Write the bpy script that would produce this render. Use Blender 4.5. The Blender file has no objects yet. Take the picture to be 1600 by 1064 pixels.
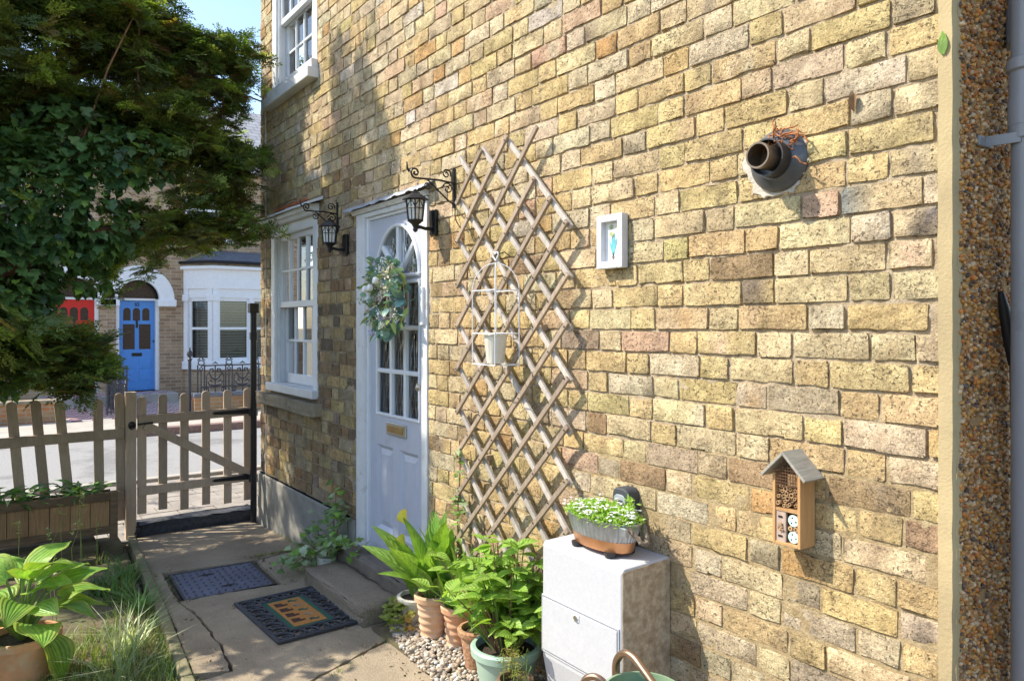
import bpy, bmesh, math, random
import numpy as np
from mathutils import Vector, Matrix, Euler
from mathutils.geometry import delaunay_2d_cdt

R = math.radians
random.seed(7)
rng = np.random.default_rng(7)
sc = bpy.context.scene
col = sc.collection

# ------------------------------------------------------------------ camera
CAM_H, CAM_D = 1.5, 1.92
cam_d = bpy.data.cameras.new('camera')
cam = bpy.data.objects.new('camera', cam_d)
col.objects.link(cam)
sc.camera = cam
YAW = math.atan(840 / 1170.0)                 # angle between the wall direction (-X) and the view axis
fwd = Vector((-math.cos(YAW), math.sin(YAW), 0))
cam.location = (0, -CAM_D, CAM_H)
cam.rotation_euler = fwd.to_track_quat('-Z', 'Y').to_euler()
cam_d.sensor_width = 36.0
cam_d.lens = 36.0 * 1170 / 1600.0
cam_d.shift_y = -24 / 1600.0
cam_d.clip_start = 0.05
cam_d.clip_end = 600
CY, SY = math.cos(YAW), math.sin(YAW)

# ------------------------------------------------------------------ world, sun, exposure
SUN = Vector((-0.405, -0.557, 0.724)).normalized()   # towards the sun
elev = math.asin(SUN.z)
world = bpy.data.worlds.new('World')
sc.world = world
world.use_nodes = True
wn = world.node_tree.nodes
wl = world.node_tree.links
sky = wn.new('ShaderNodeTexSky')
sky.sky_type = 'NISHITA'
sky.sun_disc = False
sky.sun_elevation = elev
sky.sun_rotation = math.atan2(SUN.x, SUN.y)
sky.air_density = 1.0
sky.dust_density = 0.9
sky.ozone_density = 1.2
bg = wn['Background']
bg.inputs['Strength'].default_value = 0.15
wl.new(sky.outputs[0], bg.inputs['Color'])
sun_d = bpy.data.lights.new('sun', 'SUN')
sun_d.energy = 3.2
sun_d.angle = R(0.55)
sun_d.color = (1.0, 0.93, 0.80)
sun = bpy.data.objects.new('sun', sun_d)
sun.rotation_euler = SUN.to_track_quat('Z', 'Y').to_euler()
sun.location = (-10, -14, 18)
col.objects.link(sun)
sc.view_settings.view_transform = 'Standard'
sc.view_settings.look = 'None'
sc.view_settings.gamma = 1.0
sc.view_settings.exposure = 1.2
sc.cycles.use_denoising = True
sc.cycles.max_bounces = 8
sc.cycles.transparent_max_bounces = 12


# ================================================================== helpers
def vnoise(x, y, scale, seed=0, octaves=3):
    """smooth value noise in -1..1 for numpy arrays"""
    out = np.zeros_like(np.asarray(x, dtype=float))
    amp, tot = 1.0, 0.0
    for o in range(octaves):
        g = np.random.default_rng(seed * 31 + o).uniform(-1, 1, (64, 64))
        u, v = np.asarray(x) * scale, np.asarray(y) * scale
        iu, iv = np.floor(u).astype(int), np.floor(v).astype(int)
        fu, fv = u - iu, v - iv
        fu = fu * fu * (3 - 2 * fu); fv = fv * fv * (3 - 2 * fv)
        a = g[iu % 64, iv % 64]; b = g[(iu + 1) % 64, iv % 64]
        c = g[iu % 64, (iv + 1) % 64]; d = g[(iu + 1) % 64, (iv + 1) % 64]
        out += amp * ((a * (1 - fu) + b * fu) * (1 - fv) + (c * (1 - fu) + d * fu) * fv)
        tot += amp; amp *= 0.5; scale *= 2.03
    return out / tot


ORG = {}


def setp(o, label=None, cat=None, group=None, kind=None):
    if label: o['label'] = label
    if cat: o['category'] = cat
    if group: o['group'] = group
    if kind: o['kind'] = kind
    return o


def link(o, parent=None):
    col.objects.link(o)
    if parent is not None:
        o.parent = parent
    return o


def thing(name, label, cat, loc=(0, 0, 0), group=None, parent=None):
    o = bpy.data.objects.new(name, None)
    o.empty_display_size = 0.05
    if parent is None:
        o.location = loc
        ORG[o.name] = Vector(loc)
        setp(o, label, cat, group)
    else:
        ORG[o.name] = ORG[parent.name]
    link(o, parent)
    return o


def origin(parent):
    return ORG.get(parent.name, Vector((0, 0, 0))) if parent is not None else Vector((0, 0, 0))


def mesh_np(name, V, F, cols=None, smooth=False):
    V = np.asarray(V, dtype=np.float32); F = np.asarray(F, dtype=np.int32)
    me = bpy.data.meshes.new(name)
    n, k = F.shape
    me.vertices.add(len(V)); me.vertices.foreach_set('co', V.ravel())
    me.loops.add(n * k); me.loops.foreach_set('vertex_index', F.ravel())
    me.polygons.add(n)
    me.polygons.foreach_set('loop_start', np.arange(0, n * k, k, dtype=np.int32))
    me.polygons.foreach_set('loop_total', np.full(n, k, dtype=np.int32))
    if smooth:
        me.polygons.foreach_set('use_smooth', np.ones(n, dtype=bool))
    me.update(calc_edges=True)
    if cols is not None:
        at = me.color_attributes.new('Col', 'FLOAT_COLOR', 'POINT')
        C = np.ones((len(V), 4), dtype=np.float32); C[:, :3] = cols
        at.data.foreach_set('color', C.ravel())
    return me


def obj_np(name, V, F, mat, parent=None, cols=None, smooth=False, **kw):
    o0 = np.array(origin(parent))
    me = mesh_np(name, np.asarray(V) - o0, F, cols, smooth)
    me.materials.append(mat)
    o = bpy.data.objects.new(name, me)
    link(o, parent)
    if parent is not None: ORG[o.name] = origin(parent)
    return setp(o, **kw)


def smooth_path(pts, sub=5):
    """Catmull-Rom through the points"""
    P = [Vector(p) for p in pts]; out = []
    for i in range(len(P) - 1):
        a, b, c, d = P[max(i - 1, 0)], P[i], P[i + 1], P[min(i + 2, len(P) - 1)]
        for k in range(sub):
            t = k / sub
            out.append(.5 * (2 * b + (c - a) * t + (2 * a - 5 * b + 4 * c - d) * t * t + (3 * b - a - 3 * c + d) * t ** 3))
    return out + [P[-1]]


class MB:
    def __init__(s):
        s.v = []; s.f = []

    def add(s, V, F, M=None):
        n = len(s.v)
        if M is not None:
            V = [M @ Vector(p) for p in V]
        s.v.extend([tuple(p) for p in V])
        s.f.extend([tuple(i + n for i in f) for f in F])
        return s

    def box(s, x0, x1, y0, y1, z0, z1, M=None):
        V = [(x, y, z) for x in (x0, x1) for y in (y0, y1) for z in (z0, z1)]
        F = [(0, 1, 3, 2), (4, 6, 7, 5), (0, 4, 5, 1), (2, 3, 7, 6), (0, 2, 6, 4), (1, 5, 7, 3)]
        return s.add(V, F, M)

    def bar(s, p, q, w, h, up=(0, 0, 1), ext=0):
        """rectangular bar from p to q"""
        p, q = Vector(p), Vector(q)
        d = (q - p).normalized(); p = p - d * ext; q = q + d * ext
        u = Vector(up); side = d.cross(u).normalized(); u2 = side.cross(d).normalized()
        V = []
        for e in (p, q):
            for a, b in ((-1, -1), (1, -1), (1, 1), (-1, 1)):
                V.append(e + side * (a * w / 2) + u2 * (b * h / 2))
        return s.add(V, [(3, 2, 1, 0), (4, 5, 6, 7), (0, 1, 5, 4), (1, 2, 6, 5), (2, 3, 7, 6), (3, 0, 4, 7)])

    def tube(s, pts, r, n=8, caps=True):
        pts = [Vector(p) for p in pts]
        rs = r if isinstance(r, (list, tuple)) else [r] * len(pts)
        rings = []; prev = None
        base = len(s.v)
        for i, p in enumerate(pts):
            d = (pts[min(i + 1, len(pts) - 1)] - pts[max(i - 1, 0)])
            if d.length < 1e-9: d = Vector((0, 0, 1))
            d.normalize()
            if prev is None:
                a = d.orthogonal().normalized()
            else:
                a = (prev - d * prev.dot(d))
                a = a.normalized() if a.length > 1e-6 else d.orthogonal().normalized()
            prev = a; b = d.cross(a)
            for k in range(n):
                t = 2 * math.pi * k / n
                s.v.append(tuple(p + (a * math.cos(t) + b * math.sin(t)) * rs[i]))
        for i in range(len(pts) - 1):
            for k in range(n):
                k2 = (k + 1) % n
                s.f.append((base + i * n + k, base + i * n + k2, base + (i + 1) * n + k2, base + (i + 1) * n + k))
        if caps:
            s.f.append(tuple(base + k for k in reversed(range(n))))
            e = base + (len(pts) - 1) * n
            s.f.append(tuple(e + k for k in range(n)))
        return s

    def lathe(s, prof, c=(0, 0, 0), n=24, sx=1, sy=1, M=None, mod=None):
        V = []; F = []
        for j, (r, z) in enumerate(prof):
            for k in range(n):
                t = 2 * math.pi * k / n
                rr = r * (mod(k, j) if mod else 1)
                V.append((c[0] + rr * math.cos(t) * sx, c[1] + rr * math.sin(t) * sy, c[2] + z))
        for j in range(len(prof) - 1):
            for k in range(n):
                k2 = (k + 1) % n
                F.append((j * n + k, j * n + k2, (j + 1) * n + k2, (j + 1) * n + k))
        return s.add(V, F, M)

    def disc(s, c, r, axis='z', n=20, sx=1):
        V = []
        for k in range(n):
            t = 2 * math.pi * k / n
            a, b = r * math.cos(t) * sx, r * math.sin(t)
            V.append((c[0] + a, c[1] + b, c[2]) if axis == 'z' else (c[0] + a, c[1], c[2] + b))
        return s.add(V, [tuple(range(n))] if axis == 'z' else [tuple(reversed(range(n)))])

    def prism(s, poly, axis, a0, a1):
        """extrude a 2D polygon: axis 'y' -> poly in (x,z), 'x' -> (y,z), 'z' -> (x,y)"""
        n = len(poly)
        def P(p, a):
            return {'y': (p[0], a, p[1]), 'x': (a, p[0], p[1]), 'z': (p[0], p[1], a)}[axis]
        V = [P(p, a0) for p in poly] + [P(p, a1) for p in poly]
        F = [tuple(range(n)), tuple(n + i for i in reversed(range(n)))]
        F += [((i + 1) % n, i, n + i, n + (i + 1) % n) for i in range(n)]
        return s.add(V, F)

    def build(s, name, mat, parent=None, smooth=False, bevel=0.0, **kw):
        o0 = origin(parent)
        base = Vector((0, 0, 0))
        if parent is None:      # a single-mesh thing: put its origin at its base
            A = np.array(s.v)
            base = Vector(((A[:, 0].min() + A[:, 0].max()) / 2, (A[:, 1].min() + A[:, 1].max()) / 2, A[:, 2].min()))
            o0 = base
        me = bpy.data.meshes.new(name)
        me.from_pydata([tuple(Vector(p) - o0) for p in s.v], [], s.f)
        bm = bmesh.new(); bm.from_mesh(me)
        bmesh.ops.recalc_face_normals(bm, faces=bm.faces)
        bm.to_mesh(me); bm.free()
        me.materials.append(mat)
        if smooth:
            me.polygons.foreach_set('use_smooth', np.ones(len(me.polygons), dtype=bool))
        o = bpy.data.objects.new(name, me)
        o.location = base
        link(o, parent)
        ORG[o.name] = o0 if parent is not None else base
        if smooth:
            try:
                me.set_sharp_from_angle(angle=R(42))
            except Exception:
                pass
        if bevel:
            b = o.modifiers.new('bevel', 'BEVEL'); b.width = bevel; b.segments = 2; b.limit_method = 'ANGLE'
        return setp(o, **kw)


def inst(me, name, parent, loc, rot=(0, 0, 0), scale=(1, 1, 1)):
    o = bpy.data.objects.new(name, me)
    o.location = Vector(loc) - origin(parent)
    o.rotation_euler = rot
    o.scale = scale if isinstance(scale, (tuple, list)) else (scale,) * 3
    link(o, parent)
    return o


# ------------------------------------------------------------------ materials
MATS = {}


class NT:
    def __init__(s, name):
        s.m = bpy.data.materials.new(name); s.m.use_nodes = True
        s.n = s.m.node_tree.nodes; s.l = s.m.node_tree.links
        s.b = s.n['Principled BSDF']; s.out = s.n['Material Output']

    def node(s, t, **kw):
        n = s.n.new(t)
        for k, v in kw.items():
            if k in n.inputs.keys(): n.inputs[k].default_value = v
            else: setattr(n, k, v)
        return n

    def lk(s, a, b): s.l.new(a, b)

    def pos(s):
        if not hasattr(s, '_p'): s._p = s.node('ShaderNodeNewGeometry').outputs['Position']
        return s._p

    def noise(s, scale, detail=4, rough=0.55, vec=None, stretch=None):
        n = s.node('ShaderNodeTexNoise'); n.inputs['Scale'].default_value = scale
        n.inputs['Detail'].default_value = detail; n.inputs['Roughness'].default_value = rough
        v = vec or s.pos()
        if stretch:
            mp = s.node('ShaderNodeMapping'); mp.inputs['Scale'].default_value = stretch
            s.lk(v, mp.inputs['Vector']); v = mp.outputs[0]
        s.lk(v, n.inputs['Vector'])
        return n.outputs['Fac']

    def ramp(s, fac, a, b, ca=(0, 0, 0), cb=(1, 1, 1)):
        r = s.node('ShaderNodeValToRGB')
        r.color_ramp.elements[0].position = a; r.color_ramp.elements[0].color = (*ca, 1)
        r.color_ramp.elements[1].position = b; r.color_ramp.elements[1].color = (*cb, 1)
        s.lk(fac, r.inputs[0]); return r.outputs[0]

    def mix(s, fac, a, b, mode='MIX'):
        n = s.node('ShaderNodeMix', data_type='RGBA', blend_type=mode)
        for v, i in ((fac, n.inputs[0]), (a, n.inputs[6]), (b, n.inputs[7])):
            if hasattr(v, 'is_linked'): s.lk(v, i)
            elif isinstance(v, (tuple, list)): i.default_value = (*v, 1)
            else: i.default_value = v
        return n.outputs[2]

    def math(s, op, a, b=0.0):
        n = s.node('ShaderNodeMath', operation=op)
        for v, i in ((a, n.inputs[0]), (b, n.inputs[1])):
            if hasattr(v, 'is_linked'): s.lk(v, i)
            else: i.default_value = v
        return n.outputs[0]

    def bump(s, h, strength=0.4, dist=0.01, normal=None):
        n = s.node('ShaderNodeBump'); n.inputs['Strength'].default_value = strength; n.inputs['Distance'].default_value = dist
        s.lk(h, n.inputs['Height'])
        if normal: s.lk(normal, n.inputs['Normal'])
        return n.outputs[0]

    def attr(s, name='Col'):
        a = s.node('ShaderNodeAttribute'); a.attribute_name = name
        return a.outputs['Color']

    def fin(s, color=None, rough=0.7, normal=None, metal=0.0, spec=0.5):
        if color is not None:
            if hasattr(color, 'is_linked'): s.lk(color, s.b.inputs['Base Color'])
            else: s.b.inputs['Base Color'].default_value = (*color, 1)
        if hasattr(rough, 'is_linked'): s.lk(rough, s.b.inputs['Roughness'])
        else: s.b.inputs['Roughness'].default_value = rough
        s.b.inputs['Metallic'].default_value = metal
        s.b.inputs['Specular IOR Level'].default_value = spec
        if normal: s.lk(normal, s.b.inputs['Normal'])
        return s.m


def plain(name, c, rough=0.6, metal=0.0, var=0.12, nscale=14, bscale=60, bstr=0.15, spec=0.5, stretch=None, c2=None, c2s=5, c2lo=.5, c2hi=.7):
    """paint / stone / wood: colour with grain, second-colour wear and fine relief"""
    t = NT(name)
    f = t.noise(nscale, 5, .6, stretch=stretch)
    lo = tuple(x * (1 - var) for x in c); hi = tuple(min(1, x * (1 + var)) for x in c)
    cc = t.ramp(f, .3, .7, lo, hi)
    if c2 is not None:
        cc = t.mix(t.ramp(t.noise(c2s, 6, .65), c2lo, c2hi), cc, c2)
    nb = t.bump(t.noise(bscale, 5, .6, stretch=stretch), bstr, .006) if bstr else None
    return t.fin(cc, rough, nb, metal, spec)


def leaf_mat(name, c, c2=None, trans=0.35, rough=0.42, var=0.25, edge=False, vein=None, tint=False):
    t = NT(name)
    oi = t.node('ShaderNodeObjectInfo').outputs['Random']
    base = t.mix(t.ramp(t.noise(30, 3), .35, .65), tuple(x * (1 - var) for x in c), tuple(x * (1 + var) for x in c))
    if c2 is not None:
        base = t.mix(t.math('MULTIPLY', t.ramp(t.noise(4.5, 2), .42, .6), .8), base, c2)
    hs = t.node('ShaderNodeHueSaturation')
    t.lk(base, hs.inputs['Color'])
    v = t.math('ADD', t.math('MULTIPLY', oi, .5), .75); t.lk(v, hs.inputs['Value'])
    base = hs.outputs[0]
    if tint: base = t.mix(1.0, base, t.attr(), 'MULTIPLY')
    nrm = t.bump(t.noise(90, 2), .15, .004)
    if edge or vein:
        sp = t.node('ShaderNodeSeparateColor'); t.lk(t.attr(), sp.inputs[0])
    if edge:
        base = t.mix(t.math('MULTIPLY', sp.outputs[0], .75), base, (.50, .55, .12))
    if vein:
        ph = t.math('ADD', t.math('MULTIPLY', sp.outputs[1], vein[0]), t.math('MULTIPLY', sp.outputs[2], vein[1]))
        sn = t.math('SINE', ph)
        base = t.mix(t.math('MULTIPLY', t.ramp(sn, .55, .98), .45), base, tuple(min(1, x * 1.5) for x in c))
        base = t.mix(t.ramp(sp.outputs[1], .0, .10, (.5, .5, .5), (0, 0, 0)), base, tuple(min(1, x * 1.7) for x in c))
        base = t.mix(t.math('MULTIPLY', t.ramp(t.noise(60, 3, .7), .67, .72), .7), base, (.16, .11, .04))
        nrm = t.bump(sn, .35, .006)
    t.fin(base, rough, nrm)
    tr = t.node('ShaderNodeBsdfTranslucent')
    g = t.mix(1.0, base, (1.0, 1.0, .45), 'MULTIPLY'); t.lk(g, tr.inputs['Color'])
    mx = t.node('ShaderNodeMixShader'); mx.inputs[0].default_value = trans
    t.lk(t.b.outputs[0], mx.inputs[1]); t.lk(tr.outputs[0], mx.inputs[2])
    t.lk(mx.outputs[0], t.out.inputs[0])
    return t.m


def glass_mat(name, tint=(.75, .8, .8), wavy=0.0, ior=1.5):
    t = NT(name)
    nrm = None
    if wavy:
        nrm = t.bump(t.noise(26, 2, .5, stretch=(1.4, 1, .35)), wavy, .02)
    gl = t.node('ShaderNodeBsdfGlossy'); gl.inputs['Roughness'].default_value = .02 if not wavy else .08
    tp = t.node('ShaderNodeBsdfTransparent'); tp.inputs[0].default_value = (*tint, 1)
    fr = t.node('ShaderNodeFresnel'); fr.inputs[0].default_value = ior
    if nrm:
        t.lk(nrm, gl.inputs['Normal']); t.lk(nrm, fr.inputs['Normal'])
    mx = t.node('ShaderNodeMixShader')
    t.lk(t.math('MULTIPLY', fr.outputs[0], 1.6), mx.inputs[0]); t.lk(tp.outputs[0], mx.inputs[1]); t.lk(gl.outputs[0], mx.inputs[2])
    t.lk(mx.outputs[0], t.out.inputs[0])
    return t.m


def brick_mat():
    t = NT('stock_brick')
    c = t.attr()
    c = t.mix(t.ramp(t.noise(16, 6, .68), .36, .66), t.mix(1, c, (.70, .66, .62), 'MULTIPLY'), t.mix(1, c, (1.08, 1.07, 1.04), 'MULTIPLY'))
    c = t.mix(t.math('MULTIPLY', t.ramp(t.noise(52, 5, .65), .48, .68), .6), c, t.mix(1, c, (1.32, 1.3, 1.22), 'MULTIPLY'))
    soot = t.math('MULTIPLY', t.ramp(t.noise(4.2, 7, .74), .53, .70), .55)
    c = t.mix(soot, c, (.15, .12, .095))
    n1 = t.noise(95, 5, .66)
    pits = t.ramp(n1, .585, .645)
    # thin creases: narrow bands round the middle value of a warped noise
    cr = t.math('ABSOLUTE', t.math('SUBTRACT', t.noise(21, 4, .6, stretch=(1, 1, 2.2)), .5))
    crease = t.math('MULTIPLY', t.ramp(cr, .0, .016, (1, 1, 1), (0, 0, 0)), t.ramp(t.noise(9, 2), .52, .6))
    dark = t.math('MULTIPLY', t.math('MAXIMUM', pits, crease), t.ramp(t.noise(5.5, 3, .6), .34, .58, (.4, .4, .4), (1, 1, 1)))
    c = t.mix(t.math('MULTIPLY', dark, .85), c, (.075, .055, .035))
    c = t.mix(.4, c, t.ramp(t.noise(260, 3, .6), .34, .66, (.2, .2, .2), (1, 1, 1)), 'OVERLAY')
    h = t.math('ADD', t.noise(40, 8, .72), t.math('MULTIPLY', dark, -.5))
    h = t.math('ADD', h, t.math('MULTIPLY', t.noise(15, 4, .55), .8))
    return t.fin(c, .93, t.bump(h, .85, .014), spec=.2)


def mortar_mat():
    t = NT('lime_mortar')
    c = t.attr()
    c = t.mix(t.ramp(t.noise(40, 5, .65), .35, .7), t.mix(1, c, (.66, .62, .58), 'MULTIPLY'), c)
    grit = t.ramp(t.noise(230, 2, .6), .58, .68)
    c = t.mix(t.math('MULTIPLY', grit, .5), c, (.16, .12, .09))
    return t.fin(c, .95, t.bump(t.noise(95, 7, .75), .9, .014), spec=.15)


def far_brick(name, c1, c2, mort, along='y', sc_=1.0):
    t = NT(name)
    b = t.node('ShaderNodeTexBrick')
    b.inputs['Scale'].default_value = 1.0
    b.inputs['Brick Width'].default_value = .225 * sc_; b.inputs['Row Height'].default_value = .075 * sc_
    b.inputs['Mortar Size'].default_value = .008; b.inputs['Mortar Smooth'].default_value = .2
    b.inputs['Color1'].default_value = (*c1, 1); b.inputs['Color2'].default_value = (*c2, 1); b.inputs['Mortar'].default_value = (*mort, 1)
    sp = t.node('ShaderNodeSeparateXYZ'); t.lk(t.pos(), sp.inputs[0])
    cb = t.node('ShaderNodeCombineXYZ')
    if along == 'y': t.lk(sp.outputs[1], cb.inputs[0])
    else: t.lk(sp.outputs[0], cb.inputs[0])
    t.lk(sp.outputs[2], cb.inputs[1]); t.lk(cb.outputs[0], b.inputs['Vector'])
    c = t.mix(t.ramp(t.noise(2.2, 5, .6), .35, .7), b.outputs['Color'], t.mix(1, b.outputs['Color'], (.7, .66, .62), 'MULTIPLY'))
    return t.fin(c, .9, t.bump(b.outputs['Fac'], -.4, .006))


def wood_mat(name, c, c2, along=(1, 1, 1), rough=.8, bstr=.35):
    t = NT(name)
    g = t.noise(9, 6, .65, stretch=along)
    cc = t.ramp(g, .3, .72, c2, c)
    cc = t.mix(t.math('MULTIPLY', t.ramp(t.noise(6, 4, .6), .5, .75), .4), cc, tuple(x * .55 for x in c2))
    oi = t.node('ShaderNodeObjectInfo').outputs['Random']
    hs = t.node('ShaderNodeHueSaturation'); t.lk(cc, hs.inputs['Color'])
    t.lk(t.math('ADD', t.math('MULTIPLY', oi, .35), .82), hs.inputs['Value'])
    return t.fin(hs.outputs[0], rough, t.bump(g, bstr, .006), spec=.3)


M_brick = brick_mat()
M_mortar = mortar_mat()
M_white = plain('white_gloss_paint', (.76, .77, .79), .38, var=.05, nscale=5, bscale=40, bstr=.05, c2=(.55, .53, .48), c2s=9, c2lo=.66, c2hi=.85)
M_white_old = plain('weathered_white_paint', (.70, .70, .70), .5, var=.08, nscale=9, bscale=50, bstr=.1, c2=(.42, .38, .32), c2s=14, c2lo=.6, c2hi=.75)
M_door = plain('lilac_grey_door_paint', (.52, .535, .605), .4, var=.05, nscale=14, bscale=50, bstr=.08, c2=(.40, .40, .42), c2s=7, c2lo=.6, c2hi=.85, stretch=(3, 3, .6))
M_glass = glass_mat('window_glass')
M_obscure = glass_mat('obscured_glass', (.5, .55, .55), wavy=.9)
M_dark = plain('dark_interior', (.05, .047, .042), .9, bstr=0)
M_blind = plain('room_wall', (.30, .28, .25), .9, bstr=0)
M_lead = plain('lead_sheet', (.33, .35, .38), .55, metal=.3, var=.25, nscale=12, bscale=30, bstr=.3, c2=(.5, .5, .5), c2s=8)
M_plinth = plain('cement_render', (.27, .255, .22), .92, var=.2, nscale=7, bscale=90, bstr=.35, c2=(.16, .145, .11), c2s=3, c2lo=.48, c2hi=.75)
M_stone = plain('sandstone_sill', (.30, .245, .165), .9, var=.22, nscale=9, bscale=80, bstr=.35, c2=(.14, .11, .075), c2s=6)
M_sand_render = plain('sand_render', (.43, .335, .18), .93, var=.14, nscale=8, bscale=120, bstr=.35, c2=(.27, .205, .115), c2s=4, c2lo=.5, c2hi=.72)
M_black = plain('black_iron', (.018, .018, .02), .42, metal=.3, var=.3, bscale=70, bstr=.15)
M_blackplastic = plain('black_plastic', (.02, .02, .022), .45, var=.2, bstr=0)
M_greypipe = plain('grey_plastic', (.22, .225, .235), .42, var=.06, nscale=6, bstr=.03, c2=(.14, .14, .14), c2s=7, c2lo=.6, c2hi=.8)
M_pebbles_base = plain('pebbledash_mortar', (.34, .21, .09), .95, var=.3, nscale=30, bscale=120, bstr=.6)
M_trellis_a = wood_mat('grey_brown_lath', (.43, .335, .25), (.27, .20, .145), (6, 6, 1.2))
M_trellis_b = wood_mat('pale_lath', (.56, .51, .45), (.36, .31, .265), (6, 6, 1.2))  # paler tone, used on the falling laths
M_fence = wood_mat('taupe_fence_wood', (.52, .405, .295), (.40, .305, .215), (7, 7, .9), .75, .25)
M_planterwood = wood_mat('reed_panel_wood', (.50, .31, .15), (.28, .165, .075), (14, 14, .8))
M_planterframe = wood_mat('dark_planter_frame', (.26, .175, .10), (.12, .08, .045), (5, .6, 5))
M_sleeper = wood_mat('mossy_sleeper', (.22, .18, .09), (.11, .095, .05), (4, .7, 4))
M_bamboo = wood_mat('bamboo', (.50, .34, .19), (.32, .19, .09), (4, .6, 4))
M_pine = wood_mat('pine_board', (.55, .34, .16), (.42, .23, .09), (9, 9, .7), .6, .15)
M_greywood = wood_mat('grey_roof_board', (.36, .34, .29), (.22, .205, .17), (8, 1.2, 8))
M_mint = plain('mint_paint', (.50, .66, .62), .6, var=.06, bstr=.05)
M_hole = plain('drilled_hole', (.02, .014, .01), .9, bstr=0)
M_terr = plain('terracotta', (.62, .30, .15), .85, var=.18, nscale=10, bscale=90, bstr=.18, c2=(.62, .47, .33), c2s=7, c2lo=.5, c2hi=.75)
M_terr_pale = plain('pale_terracotta', (.64, .40, .24), .85, var=.15, nscale=9, bscale=90, bstr=.18, c2=(.68, .56, .42), c2s=6, c2lo=.45, c2hi=.7)
M_terr_rough = plain('mottled_terracotta', (.40, .21, .11), .9, var=.5, nscale=75, bscale=110, bstr=.5, c2=(.55, .45, .36), c2s=60, c2lo=.55, c2hi=.7)
M_cream = plain('cream_glaze', (.66, .62, .52), .4, var=.08, bstr=.05)
M_mintpot = plain('pale_green_glaze', (.36, .50, .40), .35, var=.12, nscale=6, bscale=30, bstr=.06, c2=(.45, .42, .3), c2s=5, c2lo=.6, c2hi=.8)
M_brownpot = plain('brown_pot', (.16, .105, .06), .6, var=.25, bstr=.1)
M_soil = plain('potting_soil', (.045, .03, .02), .97, var=.6, nscale=60, bscale=150, bstr=.9)
M_metalbox = plain('off_white_grp', (.49, .495, .515), .55, var=.05, nscale=60, bscale=90, bstr=.12, c2=(.36, .34, .30), c2s=22, c2lo=.66, c2hi=.84)
M_boxside = plain('dirty_grp_side', (.46, .37, .26), .8, var=.28, nscale=50, bscale=60, bstr=.2, c2=(.27, .19, .11), c2s=28, c2lo=.45, c2hi=.7)
M_zinc = plain('galvanised_zinc', (.42, .44, .47), .38, metal=.75, var=.25, nscale=16, bscale=50, bstr=.1)
M_copper = plain('copper_band', (.56, .27, .12), .38, metal=.7, var=.2, nscale=14, bscale=50, bstr=.1)
M_rope = plain('rope', (.22, .17, .12), .95, var=.4, nscale=120, bscale=160, bstr=.7)
M_canGreen = plain('sage_enamel', (.23, .33, .20), .3, var=.06, bstr=0)
M_canHandle = plain('brushed_bronze', (.36, .24, .16), .32, metal=.85, var=.15, bstr=.03)
M_flue = plain('flue_black', (.03, .03, .032), .4, var=.3, bstr=.08)
M_flueCollar = plain('flue_collar', (.10, .105, .115), .35, metal=.3, var=.3, bstr=.1)
M_patch = plain('grey_patch_mortar', (.50, .45, .38), .95, var=.2, nscale=16, bscale=70, bstr=.7)
M_fluebrown = plain('flue_inner_pipe', (.16, .12, .085), .4, metal=.5, var=.3, bstr=.1)
M_rust = plain('dead_tendrils', (.34, .13, .045), .9, var=.4, bstr=.2)
M_rubber = plain('black_rubber', (.035, .037, .045), .55, var=.2, bscale=90, bstr=.15)
M_coir = plain('coir_orange', (.46, .20, .05), .97, var=.3, nscale=160, bscale=220, bstr=.9)
M_coirgreen = plain('coir_green', (.03, .12, .075), .97, var=.3, nscale=160, bscale=220, bstr=.9)
M_coirbrown = plain('coir_brown_print', (.07, .03, .018), .97, var=.4, nscale=160, bscale=220, bstr=.9)
M_coirgrey = plain('coir_grey_print', (.30, .27, .20), .97, var=.3, nscale=160, bscale=220, bstr=.9)
M_cover = plain('blue_grey_steel', (.115, .125, .175), .48, metal=.45, var=.2, nscale=10, bscale=90, bstr=.2, c2=(.16, .13, .10), c2s=8, c2lo=.6, c2hi=.75)
M_brass = plain('brass', (.42, .30, .13), .35, metal=.9, var=.2, bstr=.04)
M_silver = plain('brushed_steel', (.5, .48, .44), .3, metal=.9, var=.1, bstr=.04)
M_bark = plain('yew_bark', (.16, .085, .05), .95, var=.4, nscale=18, bscale=40, bstr=.9, stretch=(1, 1, .3))
M_twig = plain('brown_twig', (.22, .125, .065), .9, var=.3, bstr=.3)
M_greenstem = plain('green_stem', (.16, .24, .05), .6, var=.2, bstr=.05)
M_yew = leaf_mat('yew_needles', (.17, .265, .07), (.18, .21, .065), .48, .5, tint=True)
M_ivy = leaf_mat('ivy_leaf', (.14, .27, .085), (.10, .215, .09), .35, .28)
M_ivymass = leaf_mat('ivy_leaf_mass', (.14, .27, .085), (.10, .215, .09), .35, .28, tint=True)
M_ivybright = leaf_mat('young_ivy_leaf', (.24, .42, .07), None, .4, .4)
M_ivyvar = leaf_mat('variegated_ivy', (.22, .34, .12), (.50, .55, .38), .3, .4)
M_calla = leaf_mat('calla_leaf', (.25, .43, .075), (.18, .35, .055), .42, .38, vein=(-16, 45))
M_hyd = leaf_mat('hydrangea_leaf', (.34, .52, .09), (.26, .44, .07), .45, .45, vein=(-9, 40))
M_blade = leaf_mat('blade_leaf', (.22, .37, .09), None, .4, .4)
M_hosta = leaf_mat('hosta_leaf', (.27, .46, .07), (.15, .35, .06), .42, .4, edge=True, vein=(26, 3))
M_grass = leaf_mat('grass_blade', (.24, .34, .08), (.34, .31, .12), .35, .5)
M_whitegrass = leaf_mat('variegated_grass', (.62, .68, .45), (.30, .45, .14), .35, .45)
M_trough = leaf_mat('trough_leaf', (.15, .29, .06), (.11, .22, .06), .35, .4)
M_creeper = leaf_mat('creeper_leaf', (.30, .36, .07), (.40, .22, .08), .35, .45)
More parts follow.
